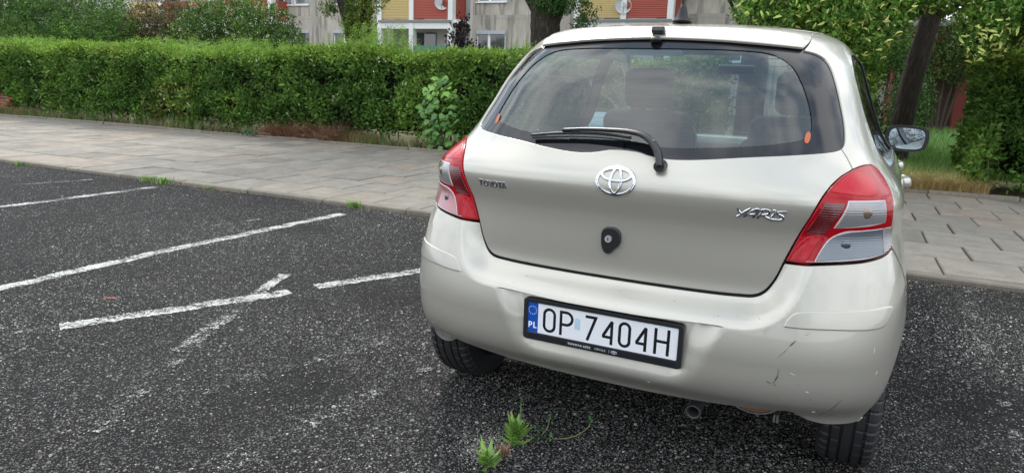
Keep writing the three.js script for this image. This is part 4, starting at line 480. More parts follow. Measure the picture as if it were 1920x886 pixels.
const shelf = (x, y, w) => { const [d, by] = seamDist(x, y); const t = clamp(d / w); return AHs(by) * (1 - t) * (1 - t) * (1 + 2 * t) ; };
const lightDisp = (P) => [P[0], P[1], P[2] - shelf(P[0], P[1], 0.07)];
function bumperDisp(P) {
  const [x, y, z] = P, ax = Math.abs(x); let d = -shelf(x, y, 0.085);
  const xr = lerp(0.30, 0.383, clamp((y - 0.36) / 0.22)), top = 0.5695 + 0.009 * sstep(0.1, 0.38, ax);
  { const side = 1 - sstep(xr - 0.10, xr + 0.004, ax), ramp = sstep(top + 0.0025, top - 0.0025, y) * sstep(0.355, 0.43, y) * lerp(0.75, 1, clamp((y - 0.40) / 0.17)); d -= 0.038 * side * ramp; }
  return [x, y, z + d];
}
const paint = phys([0.485, 0.463, 0.405], 0.34, { metalness: 0.46, clearcoat: 1, clearcoatRoughness: 0.04 });
const blackTrim = phys([0.012, 0.012, 0.014], 0.42, { clearcoat: 0.2, clearcoatRoughness: 0.3 });
const blackGlass = phys([0.008, 0.008, 0.010], 0.05);
const glassMat = phys([0.78, 0.86, 0.86], 0.0, { transmission: 1, thickness: 0, ior: 1.52 });
const tintGlass = phys([0.46, 0.62, 0.63], 0.0, { transmission: 1, thickness: 0, ior: 1.8 });
const chrome = std([0.62, 0.63, 0.65], 0.10, { metalness: 1 });
const lining = std([0.035, 0.036, 0.038], 0.85);
const rubber = std([0.018, 0.018, 0.019], 0.75);
const fabric = std([0.045, 0.047, 0.052], 0.9);

const car = thing('hatchback_car', 'champagne silver five-door hatchback parked tail-out with a scuffed rear bumper', 'car', [0, 0, 0], -0.026);
const part = (n, g, m, parent = car) => mesh(n, g, m, parent);
const pair = (n, g, m) => [part(n, g, m), part(n, mirrorX(g), m)];
// linings sit 25 mm behind the painted panels and close the gaps
const lineDisp = (f, k = 0.026) => (P, s, v, nf) => { const q = f ? f(P, s, v, nf) : P, n = nf(); return [q[0] - n.x * k, q[1] - n.y * k, q[2] - n.z * k]; };

{ // tailgate
  const half = [...smoothLine(G_BOT.slice().reverse()), ...smoothLine(SEAM1).slice(1), ...smoothLine(SEAM2).slice(1), ...smoothLine(SEAM3).slice(1)];
  const poly = both(half);
  const tg = part('tailgate', panel(poly, { disp: hatchDisp, cell: [0.03, 0.012] }), paint);
  part('tailgate_lining', panel(poly, { disp: lineDisp(hatchDisp), inset: -0.012, depth: 0, cell: [0.08, 0.05] }), lining, tg);
}
{ // rear window: pane, printed black border
  const up = (P) => [P[0], P[1], P[2]], ring = [];
  const wdisp = (P, s, v, nf) => { const n = nf(), k = -0.006; return [P[0] + n.x * k, P[1] + n.y * k, P[2] + n.z * k]; };
  const pdisp = (P, s, v, nf) => { const n = nf(), k = -0.0085; return [P[0] + n.x * k, P[1] + n.y * k, P[2] + n.z * k]; };
  const outer = [...smoothLine([...G_TOP.map(p => [p[0], p[1] + 0.008])]), ...smoothLine(G_SIDE).slice(1), ...smoothLine(G_BOT).slice(1)];
  const inner = smoothLine(FRIT);
  const bp = panel([...outer, ...inner.slice().reverse()], { disp: wdisp, inset: -0.006, depth: 0, rim: 0, cell: [0.03, 0.02] });
  const win = part('rear_window', panel(both(inner), { disp: pdisp, inset: -0.008, depth: 0, rim: 0, cell: [0.03, 0.02] }), tintGlass);
  part('window_border', merge([bp, mirrorX(bp)]), blackGlass, win);
  // heating wires
  const wires = []; for (let k = 0; k < 11; k++) { const y = 1.112 + k * 0.025; const pts = []; for (let i = 0; i <= 40; i++) { const x = lerp(-0.485, 0.485, i / 40) * lerp(1.03, 0.86, k / 10); const v = y + 0.012 * (x * x * 4 - 0.4) ; const s = sX(x, v), q = shellP(s, v); pts.push(V(q[0], q[1], q[2] - 0.0135)); } wires.push(sweep(pts, 0.0006, 3, V(0, 1, 0), false)); }
  part('heating_wire', merge(wires), std([0.10, 0.055, 0.03], 0.6), win);
  // orange stickers in the lower corners
  for (const sg of [-1, 1]) { const c = []; const cy = 1.1340, s0 = 0.7330; for (let k = 0; k < 18; k++) { const a = k / 18 * 2 * Math.PI; const u = Math.cos(a) * 0.019, w = Math.sin(a) * 0.0105; c.push([s0 + u * 0.8 - w * 0.5, cy + u * 0.75 + w * 0.9]); }
    const g = panel(c, { disp: (P, s, v, nf) => { const n = nf(), k = -0.0045; return [P[0] + n.x * k, P[1] + n.y * k, P[2] + n.z * k]; }, inset: 0, rim: 0.0004, depth: 0.001, cell: [0.02, 0.02] }); part('sticker', sg > 0 ? g : mirrorX(g), std([0.48, 0.12, 0.05], 0.6), win); }
}
{ // roof spoiler with a hollow rear face
  const half = [...smoothLine([[0, 1.5052], [0.45, 1.5035], [0.82, 1.4985], [1.0, 1.4800]]), [0.9, 1.44], [0.779, 1.3990], ...smoothLine([...G_TOP].reverse().map(p => [p[0], p[1] + 0.002])).slice(1)];
  const prof = (t) => 0.004 + 0.005 * (1 - sstep(0, 0.22, t)) - 0.003 * Math.exp(-(((t - 0.45) / 0.18) ** 2));
  const d = (P, s, v, nf) => { const lo = 1.4225 - 0.024 * Math.pow(Math.abs(s) / 0.78, 1.6), hi = 1.505 - 0.024 * Math.pow(Math.abs(s) / 1.0, 4), t = clamp((v - lo) / (hi - lo)), n = nf(), k = prof(t) * (1 - sstep(0.86, 1.0, t)) * 0.9; return [P[0] + n.x * k, P[1] + n.y * k, P[2] + n.z * k]; };
  const sp = part('spoiler', panel(both(half), { disp: d, depth: 0.009, cell: [0.035, 0.004], rim: 0.003 }), paint);
  const nz = new RoundedBoxGeometry(0.046, 0.022, 0.03, 3, 0.006); nz.rotateX(-0.5); nz.translate(0, 1.452, -0.413); part('washer_nozzle', nz, blackTrim, sp);
  const nb = new THREE.SphereGeometry(0.021, 16, 10); nb.scale(1, 0.55, 0.9); nb.translate(0, 1.4215, -0.392); part('washer_stub', nb, blackTrim, sp);
}
// quarter panels, roof, doors
const WIN_REAR = [[1.33, 1.082], [1.2878, 1.111], [1.245, 1.2], [1.2294, 1.257], [1.222, 1.33], [1.25, 1.378]];
{
  const zS = (z, y) => [sZ(z, y), y];
  const arch = []; for (let d = 68; d <= 170; d += 6) arch.push(archS(d));
  const half = [...smoothLine(G_SIDE), ...smoothLine(SEAM1).slice(1), ...smoothLine(LIGHT_OUT).slice(1), [1.25, 0.735], [1.45, 0.665], archS(68), ...arch.slice(1), zS(-0.95, 0.33), zS(-1.02, 0.45), zS(-1.10, 0.70), zS(-1.12, 0.95), zS(-1.12, 1.045), ...smoothLine([zS(-0.9, 1.058), ...WIN_REAR, zS(-0.85, 1.402)]), zS(-1.15, 1.407), zS(-1.5, 1.409), [sZ(-1.5, 1.478), 1.478], [sZ(-1.0, 1.478), 1.478], [1.09, 1.4795], [1.006, 1.4787], [0.9, 1.442]];
  const g = panel(half, { cell: [0.04, 0.018] });
  const q = pair('quarter_panel', g, paint);
  const l = panel(half, { disp: lineDisp(null), inset: -0.006, depth: 0, cell: [0.09, 0.05] }); part('quarter_lining', l, lining, q[0]); part('quarter_lining', mirrorX(l), lining, q[1]);
  // black roof moulding strip
  const mo = panel([[1.02, 1.4805], [sZ(-1.5, 1.4805), 1.4805], [sZ(-1.5, 1.496), 1.496], [0.985, 1.497]], { inset: 0.0005, rim: 0.001, depth: 0.006, cell: [0.06, 0.01], disp: (P, s, v, nf) => { const n = nf(), k = -0.002; return [P[0] + n.x * k, P[1] + n.y * k, P[2] + n.z * k]; } }); pair('roof_moulding', mo, blackTrim);
  // roof, rear and front halves
  const rr = both([[0, 2.295], [1.57, 2.295], [sZ(-1.5, 1.75), 1.75], [sZ(-1.5, 1.4965), 1.4965], [1.02, 1.4965], [0.98, 1.4975], [0.82, 1.5], [0.45, 1.505], [0, 1.507]].map((p, i) => p));
  const roof = part('roof', panel(rr, { inset: 0, cell: [0.06, 0.02], depth: 0.01 }), paint);
  const rl = panel(rr, { disp: lineDisp(null, 0.035), inset: -0.004, depth: 0, cell: [0.1, 0.05] }); part('roof_lining', rl, std([0.30, 0.30, 0.29], 0.9), roof);
  const wz = (z, v) => [sZ(z, v, true), v];
  const fr = both([[0, 2.295], [1.57, 2.295], wz(-1.56, 2.0), wz(-1.5, 1.75), wz(-1.5, 1.4965), [1.2, 1.4965], [0, 1.4965]]);
  part('roof_front', merge([panel(fr, { front: true, inset: 0, cell: [0.08, 0.03], depth: 0.01 })]), paint, roof);
  const frl = panel(fr, { front: true, disp: lineDisp(null, 0.035), inset: -0.004, depth: 0, cell: [0.1, 0.05] }); part('roof_front_lining', frl, std([0.30, 0.30, 0.29], 0.9), roof);
}
{ // side glass, pillars, doors
  const zS = (z, y) => [sZ(z, y), y], sink = (k) => (P, s, v, nf) => { const n = nf(); return [P[0] - n.x * k, P[1] - n.y * k, P[2] - n.z * k]; };
  const rearGlass = [zS(-1.12, 1.045), ...smoothLine([zS(-0.9, 1.058), ...WIN_REAR, zS(-0.85, 1.402)]), zS(-1.15, 1.407), zS(-1.58, 1.409), zS(-1.62, 1.25), zS(-1.66, 1.02)];
  pair('rear_side_window', panel(rearGlass, { disp: sink(0.006), depth: 0, rim: 0, inset: -0.004, cell: [0.06, 0.04] }), tintGlass);
  // rubber seal round the rear side window
  const sealPts = (pts, k) => pts.map(([s, v]) => V(...shellP(s, v)));
  const seal = sweep(densify(rearGlass, 0.03).map(([s, v]) => { const q = shellP(s, v); return V(q[0] - 0.002, q[1], q[2]); }), 0.0035, 6, V(1, 0, 0), false); pair('window_seal', seal, rubber);
  const pillar = [zS(-1.58, 1.409), zS(-1.74, 1.409), zS(-1.82, 1.01), zS(-1.66, 1.02), zS(-1.62, 1.25)]; pair('door_pillar', panel(pillar, { cell: [0.06, 0.04] }), blackTrim);
  const frontGlass = [zS(-1.74, 1.409), zS(-1.86, 1.40), zS(-2.05, 1.325), zS(-2.3, 1.18), zS(-2.5, 1.02), zS(-2.55, 0.985), zS(-1.82, 1.01)]; pair('front_side_window', panel(frontGlass, { disp: sink(0.006), depth: 0, rim: 0, inset: -0.004, cell: [0.06, 0.04] }), glassMat);
  const rail = [zS(-1.5, 1.409), zS(-1.86, 1.405), zS(-2.08, 1.325), zS(-2.33, 1.18), zS(-2.53, 1.02), zS(-2.60, 0.985), zS(-2.66, 0.985), zS(-2.44, 1.18), zS(-2.2, 1.33), zS(-2.0, 1.42), zS(-1.85, 1.478), zS(-1.5, 1.478)]; pair('roof_rail', panel(rail, { cell: [0.06, 0.03], inset: 0.0005 }), paint);
  const aDeg = []; for (let d = 168; d >= 132; d -= 6) aDeg.push(archS(d));
  const rdoor = [zS(-1.12, 1.045), zS(-1.12, 0.95), zS(-1.10, 0.70), zS(-1.02, 0.45), zS(-0.95, 0.33), zS(-1.0, 0.30), zS(-1.72, 0.30), zS(-1.76, 0.65), zS(-1.82, 1.01), zS(-1.66, 1.02)]; const rd = pair('rear_door', panel(rdoor, { cell: [0.06, 0.025] }), paint);
  const fdoor = [zS(-1.82, 1.01), zS(-1.76, 0.65), zS(-1.72, 0.30), zS(-2.66, 0.30), zS(-2.68, 0.65), zS(-2.60, 0.985), zS(-2.55, 0.985)]; const fd = pair('front_door', panel(fdoor, { cell: [0.06, 0.025] }), paint);
  const dl = panel([zS(-0.95, 0.3), zS(-2.66, 0.3), zS(-2.66, 0.97), zS(-1.82, 1.0), zS(-1.12, 1.035)], { disp: lineDisp(null, 0.05), inset: 0, depth: 0, cell: [0.1, 0.06] }); part('door_lining', dl, lining, rd[0]); part('door_lining', mirrorX(dl), lining, rd[1]);
  pair('sill', panel([zS(-0.93, 0.295), zS(-2.74, 0.295), zS(-2.72, 0.225), zS(-0.95, 0.225)], { cell: [0.1, 0.03] }), paint);
  // door handles
  const hg = (z, pk = 0.65) => { const v = 0.925, q = shellP(sZ(z, v), v); const g = sweep(spline([[q[0] - 0.005, v, z + 0.085], [q[0] + 0.026 * pk, v + 0.002, z + 0.06], [q[0] + 0.030 * pk, v + 0.002, z], [q[0] + 0.026 * pk, v, z - 0.06], [q[0] - 0.005, v, z - 0.085]], 16), t => [0.013, 0.021], 10, V(0, 1, 0)); return g; };
  const h1 = hg(-1.20), h2 = hg(-1.95, 0.45); part('door_handle', h1, paint, rd[0]); part('door_handle', mirrorX(h1), paint, rd[1]); part('door_handle', h2, paint, fd[0]); part('door_handle', mirrorX(h2), paint, fd[1]);
  // front end
  const wF = (z, v) => [sZ(z, v, true), v];
  const fa = []; for (let d = 20; d <= 180; d += 10) { const [z, y] = archPt(d, WHEEL_Z[1]); fa.push(wF(z, y)); }
  const fbody = [[0, 0.955], [0.6, 0.955], [1.1, 0.97], wF(-2.61, 0.984), wF(-2.675, 0.65), wF(-2.67, 0.30), ...fa, [1.3, 0.26], [0, 0.25]];
  const fb = part('front_body', panel(both(fbody), { front: true, cell: [0.06, 0.025] }), paint);
  part('front_lining', panel(both(fbody), { front: true, disp: lineDisp(null, 0.04), inset: -0.01, depth: 0, cell: [0.12, 0.06] }), lining, fb);
  const ws = [[0, 1.4965], [1.2, 1.4965], wF(-1.86, 1.478), wF(-2.0, 1.42), wF(-2.2, 1.33), wF(-2.44, 1.18), wF(-2.66, 0.985), wF(-2.61, 0.984), [1.1, 0.97], [0.6, 0.955], [0, 0.955]];
  part('windscreen', panel(both(ws), { front: true, depth: 0, rim: 0, inset: -0.003, cell: [0.06, 0.04] }), glassMat);
}
{ // rear bumper
  const arch = []; for (let d = 68; d >= -2; d -= 7) arch.push(archS(d));
  const half = [...smoothLine(SEAM3.slice().reverse().map(p => [p[0], p[1] - 0.004])).map(p => p), ...smoothLine(LIGHT_BOT.slice().reverse().map(p => [p[0], p[1] - 0.0045])).slice(1), [1.25, 0.730], [1.45, 0.660], ...arch, ...smoothLine([archS(-2), [1.14, 0.279], ...B_BOT]).slice(1)];
  const bp = part('rear_bumper', panel(both(half), { disp: bumperDisp, cell: [0.013, 0.004], cutsV: Array.from({ length: 14 }, (_, i) => 0.5655 + i * 0.0012), depth: 0.03, rim: 0.004, inset: 0.001 }), paint);
  bp.userData.label = 'silver rear bumper with a dent, cracks and scuffs on its right half';
  part('bumper_lining', panel(both(half), { disp: lineDisp(bumperDisp, 0.045), inset: -0.004, depth: 0, cell: [0.08, 0.05] }), lining, bp);
  // rub pads on the corners
  const padPts = [[0.5992, 0.6012], [0.6100, 0.624], [0.6300, 0.6425], [0.6650, 0.6510], [0.7931, 0.6577], [0.93, 0.6615], [1.05, 0.6625], [1.072, 0.6560], [1.0541, 0.6359], [1.01, 0.6110], [0.96, 0.6035], [0.7515, 0.6022], [0.65, 0.6002]];
  const ring = smoothLine([...padPts, padPts[0]], 5).slice(0, -1);
  const pc = [0.83, 0.63], pd = (P, s, v, nf) => { const q = bumperDisp(P), n = nf(), k = 0.0045; return [q[0] + n.x * k, q[1] + n.y * k, q[2] + n.z * k]; };
  const pg = panel(ring, { disp: pd, inset: 0, rim: 0.0042, depth: 0.008, cell: [0.03, 0.01] }); part('bumper_pad', pg, paint, bp); part('bumper_pad', mirrorX(pg), paint, bp);
  // cracks, gouge and scuffs on the right-hand side
  const onB = (x, y, k = 0.0006) => { const s = sX(x, y), P = bumperDisp(shellP(s, y)); return V(P[0], P[1], P[2] + k); };
  const crack = (pts, w) => sweep(spline(pts.map(([x, y]) => onB(x, y).toArray()), pts.length * 4), (t, i) => 0.65 * w * (0.4 + 0.8 * hash3(i, 7, Math.round(pts[0][0] * 1000))) * (0.25 + Math.sin(Math.PI * clamp(t, 0.05, 0.95))), 5);
  const dk = std([0.05, 0.045, 0.04], 0.8), lt = std([0.62, 0.61, 0.57], 0.6);
  part('crack', merge([crack([[0.578, 0.567], [0.570, 0.558], [0.562, 0.548]], 0.0026), crack([[0.561, 0.547], [0.552, 0.532], [0.541, 0.520], [0.534, 0.508]], 0.0007), crack([[0.612, 0.592], [0.600, 0.583]], 0.0007)]), dk, bp);
  part('gouge', merge([crack([[0.541, 0.478], [0.541, 0.455], [0.535, 0.440], [0.531, 0.428]], 0.0022), crack([[0.527, 0.431], [0.519, 0.432], [0.512, 0.436]], 0.0016), crack([[0.533, 0.427], [0.541, 0.425]], 0.0016)]), dk, bp);
  part('crack', merge([crack([[0.716, 0.392], [0.705, 0.374], [0.694, 0.358], [0.684, 0.345]], 0.0011), crack([[0.683, 0.343], [0.672, 0.330], [0.66, 0.318]], 0.0006)]), dk, bp);
  part('scuff', merge([crack([[0.782, 0.553], [0.783, 0.532]], 0.0016), crack([[0.586, 0.580], [0.606, 0.575]], 0.0012), crack([[0.57, 0.470], [0.588, 0.462]], 0.0010), crack([[0.618, 0.415], [0.63, 0.412]], 0.0014), crack([[0.80, 0.475], [0.796, 0.462]], 0.0012), crack([[0.64, 0.335], [0.652, 0.338]], 0.0012), crack([[-0.79, 0.545], [-0.77, 0.570]], 0.0012), crack([[-0.775, 0.54], [-0.765, 0.528]], 0.001), crack([[-0.70, 0.365], [-0.685, 0.372]], 0.001), crack([[0.16, 0.352], [0.17, 0.349]], 0.0012), crack([[-0.15, 0.345], [-0.144, 0.352]], 0.001)]), lt, bp);
  const ch = (x, y, r, i) => { const g = new THREE.IcosahedronGeometry(r, 0); g.scale(1.3, 1, 0.25); g.rotateZ(i); const q = onB(x, y); g.translate(q.x, q.y, q.z); return g; };
  const R = rng(77), chips = []; for (let i = 0; i < 46; i++) { const x = lerp(-0.6, 0.72, R()), y = R() < 0.5 ? lerp(0.60, 0.645, R()) : lerp(0.31, 0.56, R()); if (Math.abs(x) < 0.30 && y > 0.40 && y < 0.58) continue; chips.push(ch(x, y, 0.0006 + 0.0014 * R() * R(), i)); }
  part('paint_chips', merge(chips), dk, bp).userData.kind = 'stuff';
}
{ // tail lights
  const red = phys([0.33, 0.003, 0.008], 0.14, { specularIntensity: 0.25, clearcoat: 0.4, clearcoatRoughness: 0.03 });
  const redHi = phys([0.42, 0.004, 0.014], 0.14, { specularIntensity: 0.25, clearcoat: 0.4, clearcoatRoughness: 0.03 });
  const redDark = phys([0.10, 0.004, 0.008], 0.16, { clearcoat: 1, clearcoatRoughness: 0.03 });
  const clearL = phys([0.27, 0.265, 0.27], 0.26, { metalness: 0.35, clearcoat: 1, clearcoatRoughness: 0.03 });
  const clearD = phys([0.13, 0.15, 0.18], 0.26, { metalness: 0.35, clearcoat: 1, clearcoatRoughness: 0.03 });
  const clearP = phys([0.40, 0.15, 0.17], 0.26, { metalness: 0.3, clearcoat: 1, clearcoatRoughness: 0.03 });
  const edgeM = phys([0.55, 0.50, 0.50], 0.3, { clearcoat: 1, clearcoatRoughness: 0.05 });
  const amber = phys([0.26, 0.20, 0.16], 0.25, { metalness: 0.6, clearcoat: 1 }), bulbDark = phys([0.10, 0.12, 0.145], 0.25, { metalness: 0.6, clearcoat: 1 });
  const off = (k, rib = 0, px = 0) => (P, s, v, nf) => { const q = lightDisp(P), n = nf(), d = k + rib * Math.sin(v * 2 * Math.PI / 0.0068) + px * Math.sin(s * 2 * Math.PI / 0.011); return [q[0] + n.x * d, q[1] + n.y * d, q[2] + n.z * d]; };
  const outline = [...smoothLine(SEAM2.slice().reverse()), ...smoothLine(LIGHT_OUT).slice(1), ...smoothLine(LIGHT_BOT).slice(1, -1)];
  const body = panel(outline, { disp: off(0.003), cell: [0.025, 0.012], depth: 0.03, rim: 0.004, inset: 0.0015 });
  const seg = (poly, k, m, rib, c, px) => [panel(poly, { disp: off(k, rib, px), inset: 0, rim: 0.0012, depth: 0.003, cell: c || [0.02, 0.01] }), m];
  const grow = (poly, d) => { const cx = poly.reduce((a, p) => a + p[0], 0) / poly.length, cy = poly.reduce((a, p) => a + p[1], 0) / poly.length; return poly.map(p => { const l = Math.hypot(p[0] - cx, p[1] - cy); return [cx + (p[0] - cx) * (1 + d / l), cy + (p[1] - cy) * (1 + d / l)]; }); };
  const c1 = [[0.8061, 0.9627], [0.9878, 0.9633], [0.9933, 0.9033], [0.8975, 0.8987], [0.7547, 0.8883]];
  const c2 = [...smoothLine([[0.690, 0.7905], [0.715, 0.825], [0.748, 0.8575], [0.7977, 0.8733], [0.8688, 0.8795], [0.99, 0.8845]]), [0.99, 0.8105], [0.904, 0.8035], [0.7811, 0.7965]];
  const c3 = [[0.994, 0.885], [1.068, 0.8865], [1.078, 0.832], [1.03, 0.8165], [0.994, 0.811]];
  const dr = [[0.712, 0.9572], [0.7866, 0.9577], [0.7236, 0.8675], [0.6520, 0.8641]];
  const br = [[0.640, 0.852], [0.7120, 0.860], [0.660, 0.789], [0.606, 0.783]];
  const top = [[0.738, 0.9855], [0.955, 0.9825], [0.985, 1.015], [0.925, 1.038], [0.83, 1.021]];
  const bot = [[0.66, 0.7885], [0.7811, 0.7945], [0.904, 0.8015], [1.02, 0.8135], [1.02, 0.8115], [0.904, 0.7990], [0.7811, 0.7918], [0.655, 0.7855]];
  const list = [['lens_upper', ...seg(smoothLine([...top, top[0]], 4).slice(0, -1), 0.0042, redHi, 0)], ['lens_edge', ...seg(grow(c1, 0.006), 0.0041, edgeM, 0)], ['reversing_lens', ...seg(c1, 0.0056, clearL, 0.00016, [0.02, 0.0017])], ['lens_edge', ...seg(grow(c2, 0.005), 0.0041, edgeM, 0)], ['indicator_lens', ...seg(c2, 0.0056, clearD, 0.00016, [0.02, 0.0017], 0)], ['side_lens', ...seg(c3, 0.0056, clearL, 0.00025, [0.02, 0.0017])], ['brake_lens', ...seg(dr, 0.0048, redDark, 0.00025, [0.02, 0.0017])], ['lens_lower', ...seg(br, 0.0046, redHi, 0)], ['lens_foot', ...seg(bot, 0.0045, clearL, 0)]];
  for (const sg of [1, -1]) {
    const L = part('tail_light', sg > 0 ? body : mirrorX(body), red);
    for (const [n, g, m] of list) part(n, sg > 0 ? g : mirrorX(g), sg < 0 && n === 'indicator_lens' ? clearP : m, L);
    // lamp bulbs showing through the clear lenses
    for (const [s, v, r, m] of [[0.875, 0.932, 0.016, amber], [0.80, 0.838, 0.014, bulbDark]]) { const q = off(0.005)(shellP(s, v), s, v, () => V(0.4, 0, 0.9)); const g = new THREE.SphereGeometry(r, 14, 8); g.scale(1.15, 1, 0.22); g.rotateY(0.5); g.translate(q[0], q[1], q[2]); part('bulb', sg > 0 ? g : mirrorX(g), m, L); }
  }
}
const onHatch = (x, y, k = 0) => { const s = x === 0 ? 0 : sX(x, y), P = hatchDisp(shellP(s, y)), e = 0.002; const a = hatchDisp(shellP(s + e, y)), b = hatchDisp(shellP(s - e, y)), c = hatchDisp(shellP(s, y + e)), d = hatchDisp(shellP(s, y - e)); const n = V(a[0] - b[0], a[1] - b[1], a[2] - b[2]).cross(V(c[0] - d[0], c[1] - d[1], c[2] - d[2])).normalize(); return [V(...P).addScaledVector(n, k), n]; };
// bend a flat geometry (x right, y up, z out, metres) onto the tailgate round (cx, cy)
function onto(g, cx, cy, lift = 0.0005) { const p = g.attributes.position; for (let i = 0; i < p.count; i++) { const [q] = onHatch(cx + p.getX(i), cy + p.getY(i), p.getZ(i) + lift); p.setXYZ(i, q.x, q.y, q.z); } g.computeVertexNormals(); return g; }
{ // oval emblem of three rings
  const ringShape = (a, b, w, h, cy = 0) => { const s = new THREE.Shape(); s.absellipse(0, cy, a, b, 0, Math.PI * 2); const hO = new THREE.Path(); hO.absellipse(0, cy, a - w, b - h, 0, Math.PI * 2, true); s.holes.push(hO); return new THREE.ExtrudeGeometry(s, { depth: 0.0014, bevelEnabled: true, bevelSize: 0.0028, bevelThickness: 0.0032, bevelSegments: 4, curveSegments: 40 }); };
  const em = part('emblem', onto(merge([ringShape(0.0635, 0.0435, 0.0055, 0.0045)]), 0, 0.972), chrome);
  part('emblem_ring', onto(merge([ringShape(0.0195, 0.0395, 0.0040, 0.0035)]), 0, 0.972, 0.0008), chrome, em);
  part('emblem_ring', onto(merge([ringShape(0.0500, 0.0200, 0.0042, 0.0036, 0.0185)]), 0, 0.972, 0.0008), chrome, em);
}
const font = await new FontLoader().loadAsync('fonts/droid/droid_sans_bold.typeface.json');
{ // maker's name, left
  const fit = (txt, w, h, d, fnt) => { const g = new TextGeometry(txt, { font: fnt, size: 1, depth: 0.08, curveSegments: 6, bevelEnabled: true, bevelSize: 0.03, bevelThickness: 0.05, bevelSegments: 2 }); g.computeBoundingBox(); const b = g.boundingBox; g.translate(-b.min.x, -b.min.y, 0); g.scale(w / (b.max.x - b.min.x), h / (b.max.y - b.min.y), d / 0.18); return g; };
  const letters = 'TOYOTA'; const adv = [0, 0.178, 0.362, 0.500, 0.688, 0.825], wd = [0.165, 0.185, 0.175, 0.185, 0.165, 0.175];
  [...letters].forEach((c, i) => { part('letter', onto(fit(c, 0.120 * wd[i], 0.0225, 0.003, font), -0.507 + 0.120 * adv[i], 0.9075), chrome); });
}
{ // model name, right: joined italic strokes
  const st = (pts, w) => { const P = spline(pts.map(([x, y]) => [x, y, 0]), pts.length * 7); return sweep(P, (t) => [w * (0.55 + 0.45 * Math.sin(Math.PI * clamp(t, 0.12, 0.88))), 0.0024], 6, V(0, 0, 1)); };
  const K = 0.137 / 1015, U = (l) => l.map(([x, y]) => [(x - 545) * K, (500 - y + (x - 545) * 0.072) * K * 1.0]);
  const glyphs = [[[[572, 280], [590, 360], [640, 415], [660, 425]], [[830, 300], [740, 360], [640, 440], [560, 488]]], [[[700, 488], [790, 410], [880, 345], [985, 322], [960, 400], [890, 510]], [[790, 440], [860, 440], [930, 435]]], [[[1075, 335], [1040, 420], [985, 515]], [[1040, 335], [1130, 325], [1210, 360], [1190, 420], [1100, 440], [1010, 438]], [[1100, 440], [1160, 500], [1260, 540], [1360, 548]]], [[[1320, 395], [1290, 450], [1240, 505]]], [[[1550, 372], [1440, 372], [1370, 385], [1400, 430], [1480, 480], [1490, 520], [1440, 552], [1350, 548]]]];
  for (const gl of glyphs) { const g = merge(gl.map(s => st(U(s), 0.0040))); part('letter', onto(g, 0.371, 0.8985, 0.0012), chrome); }
  const dot = new THREE.SphereGeometry(0.0045, 12, 8); dot.scale(1.2, 0.8, 0.6); const d0 = U([[1310, 342]])[0]; dot.translate(d0[0], d0[1], 0.001); part('letter_dot', onto(dot, 0.371, 0.8985, 0.0005), chrome);
}
{ // lock: teardrop cap with a bright cylinder
  const s = new THREE.Shape(); s.moveTo(-0.028, 0.012); s.bezierCurveTo(-0.028, 0.036, -0.018, 0.040, 0.002, 0.040); s.bezierCurveTo(0.024, 0.040, 0.030, 0.026, 0.029, 0.004); s.bezierCurveTo(0.028, -0.018, 0.012, -0.022, 0.004, -0.034); s.bezierCurveTo(-0.002, -0.044, -0.014, -0.044, -0.020, -0.034); s.bezierCurveTo(-0.028, -0.022, -0.028, -0.006, -0.028, 0.012);
  const body = new THREE.ExtrudeGeometry(s, { depth: 0.008, bevelEnabled: true, bevelSize: 0.004, bevelThickness: 0.006, bevelSegments: 4, curveSegments: 16 });
  const lk = part('lock_cap', onto(body, -0.008, 0.779), blackTrim);
  const c = new THREE.CylinderGeometry(0.0112, 0.0118, 0.010, 24); c.rotateX(HPI); c.translate(-0.005, 0.006, 0.016); part('lock_cylinder', onto(c, -0.008, 0.779), std([0.72, 0.72, 0.72], 0.35, { metalness: 0.7 }), lk);
  const sl = boxAt(-0.0065, -0.0035, 0.001, 0.011, 0.0212, 0.0218); part('key_slot', onto(sl, -0.008, 0.779), blackTrim, lk);
}
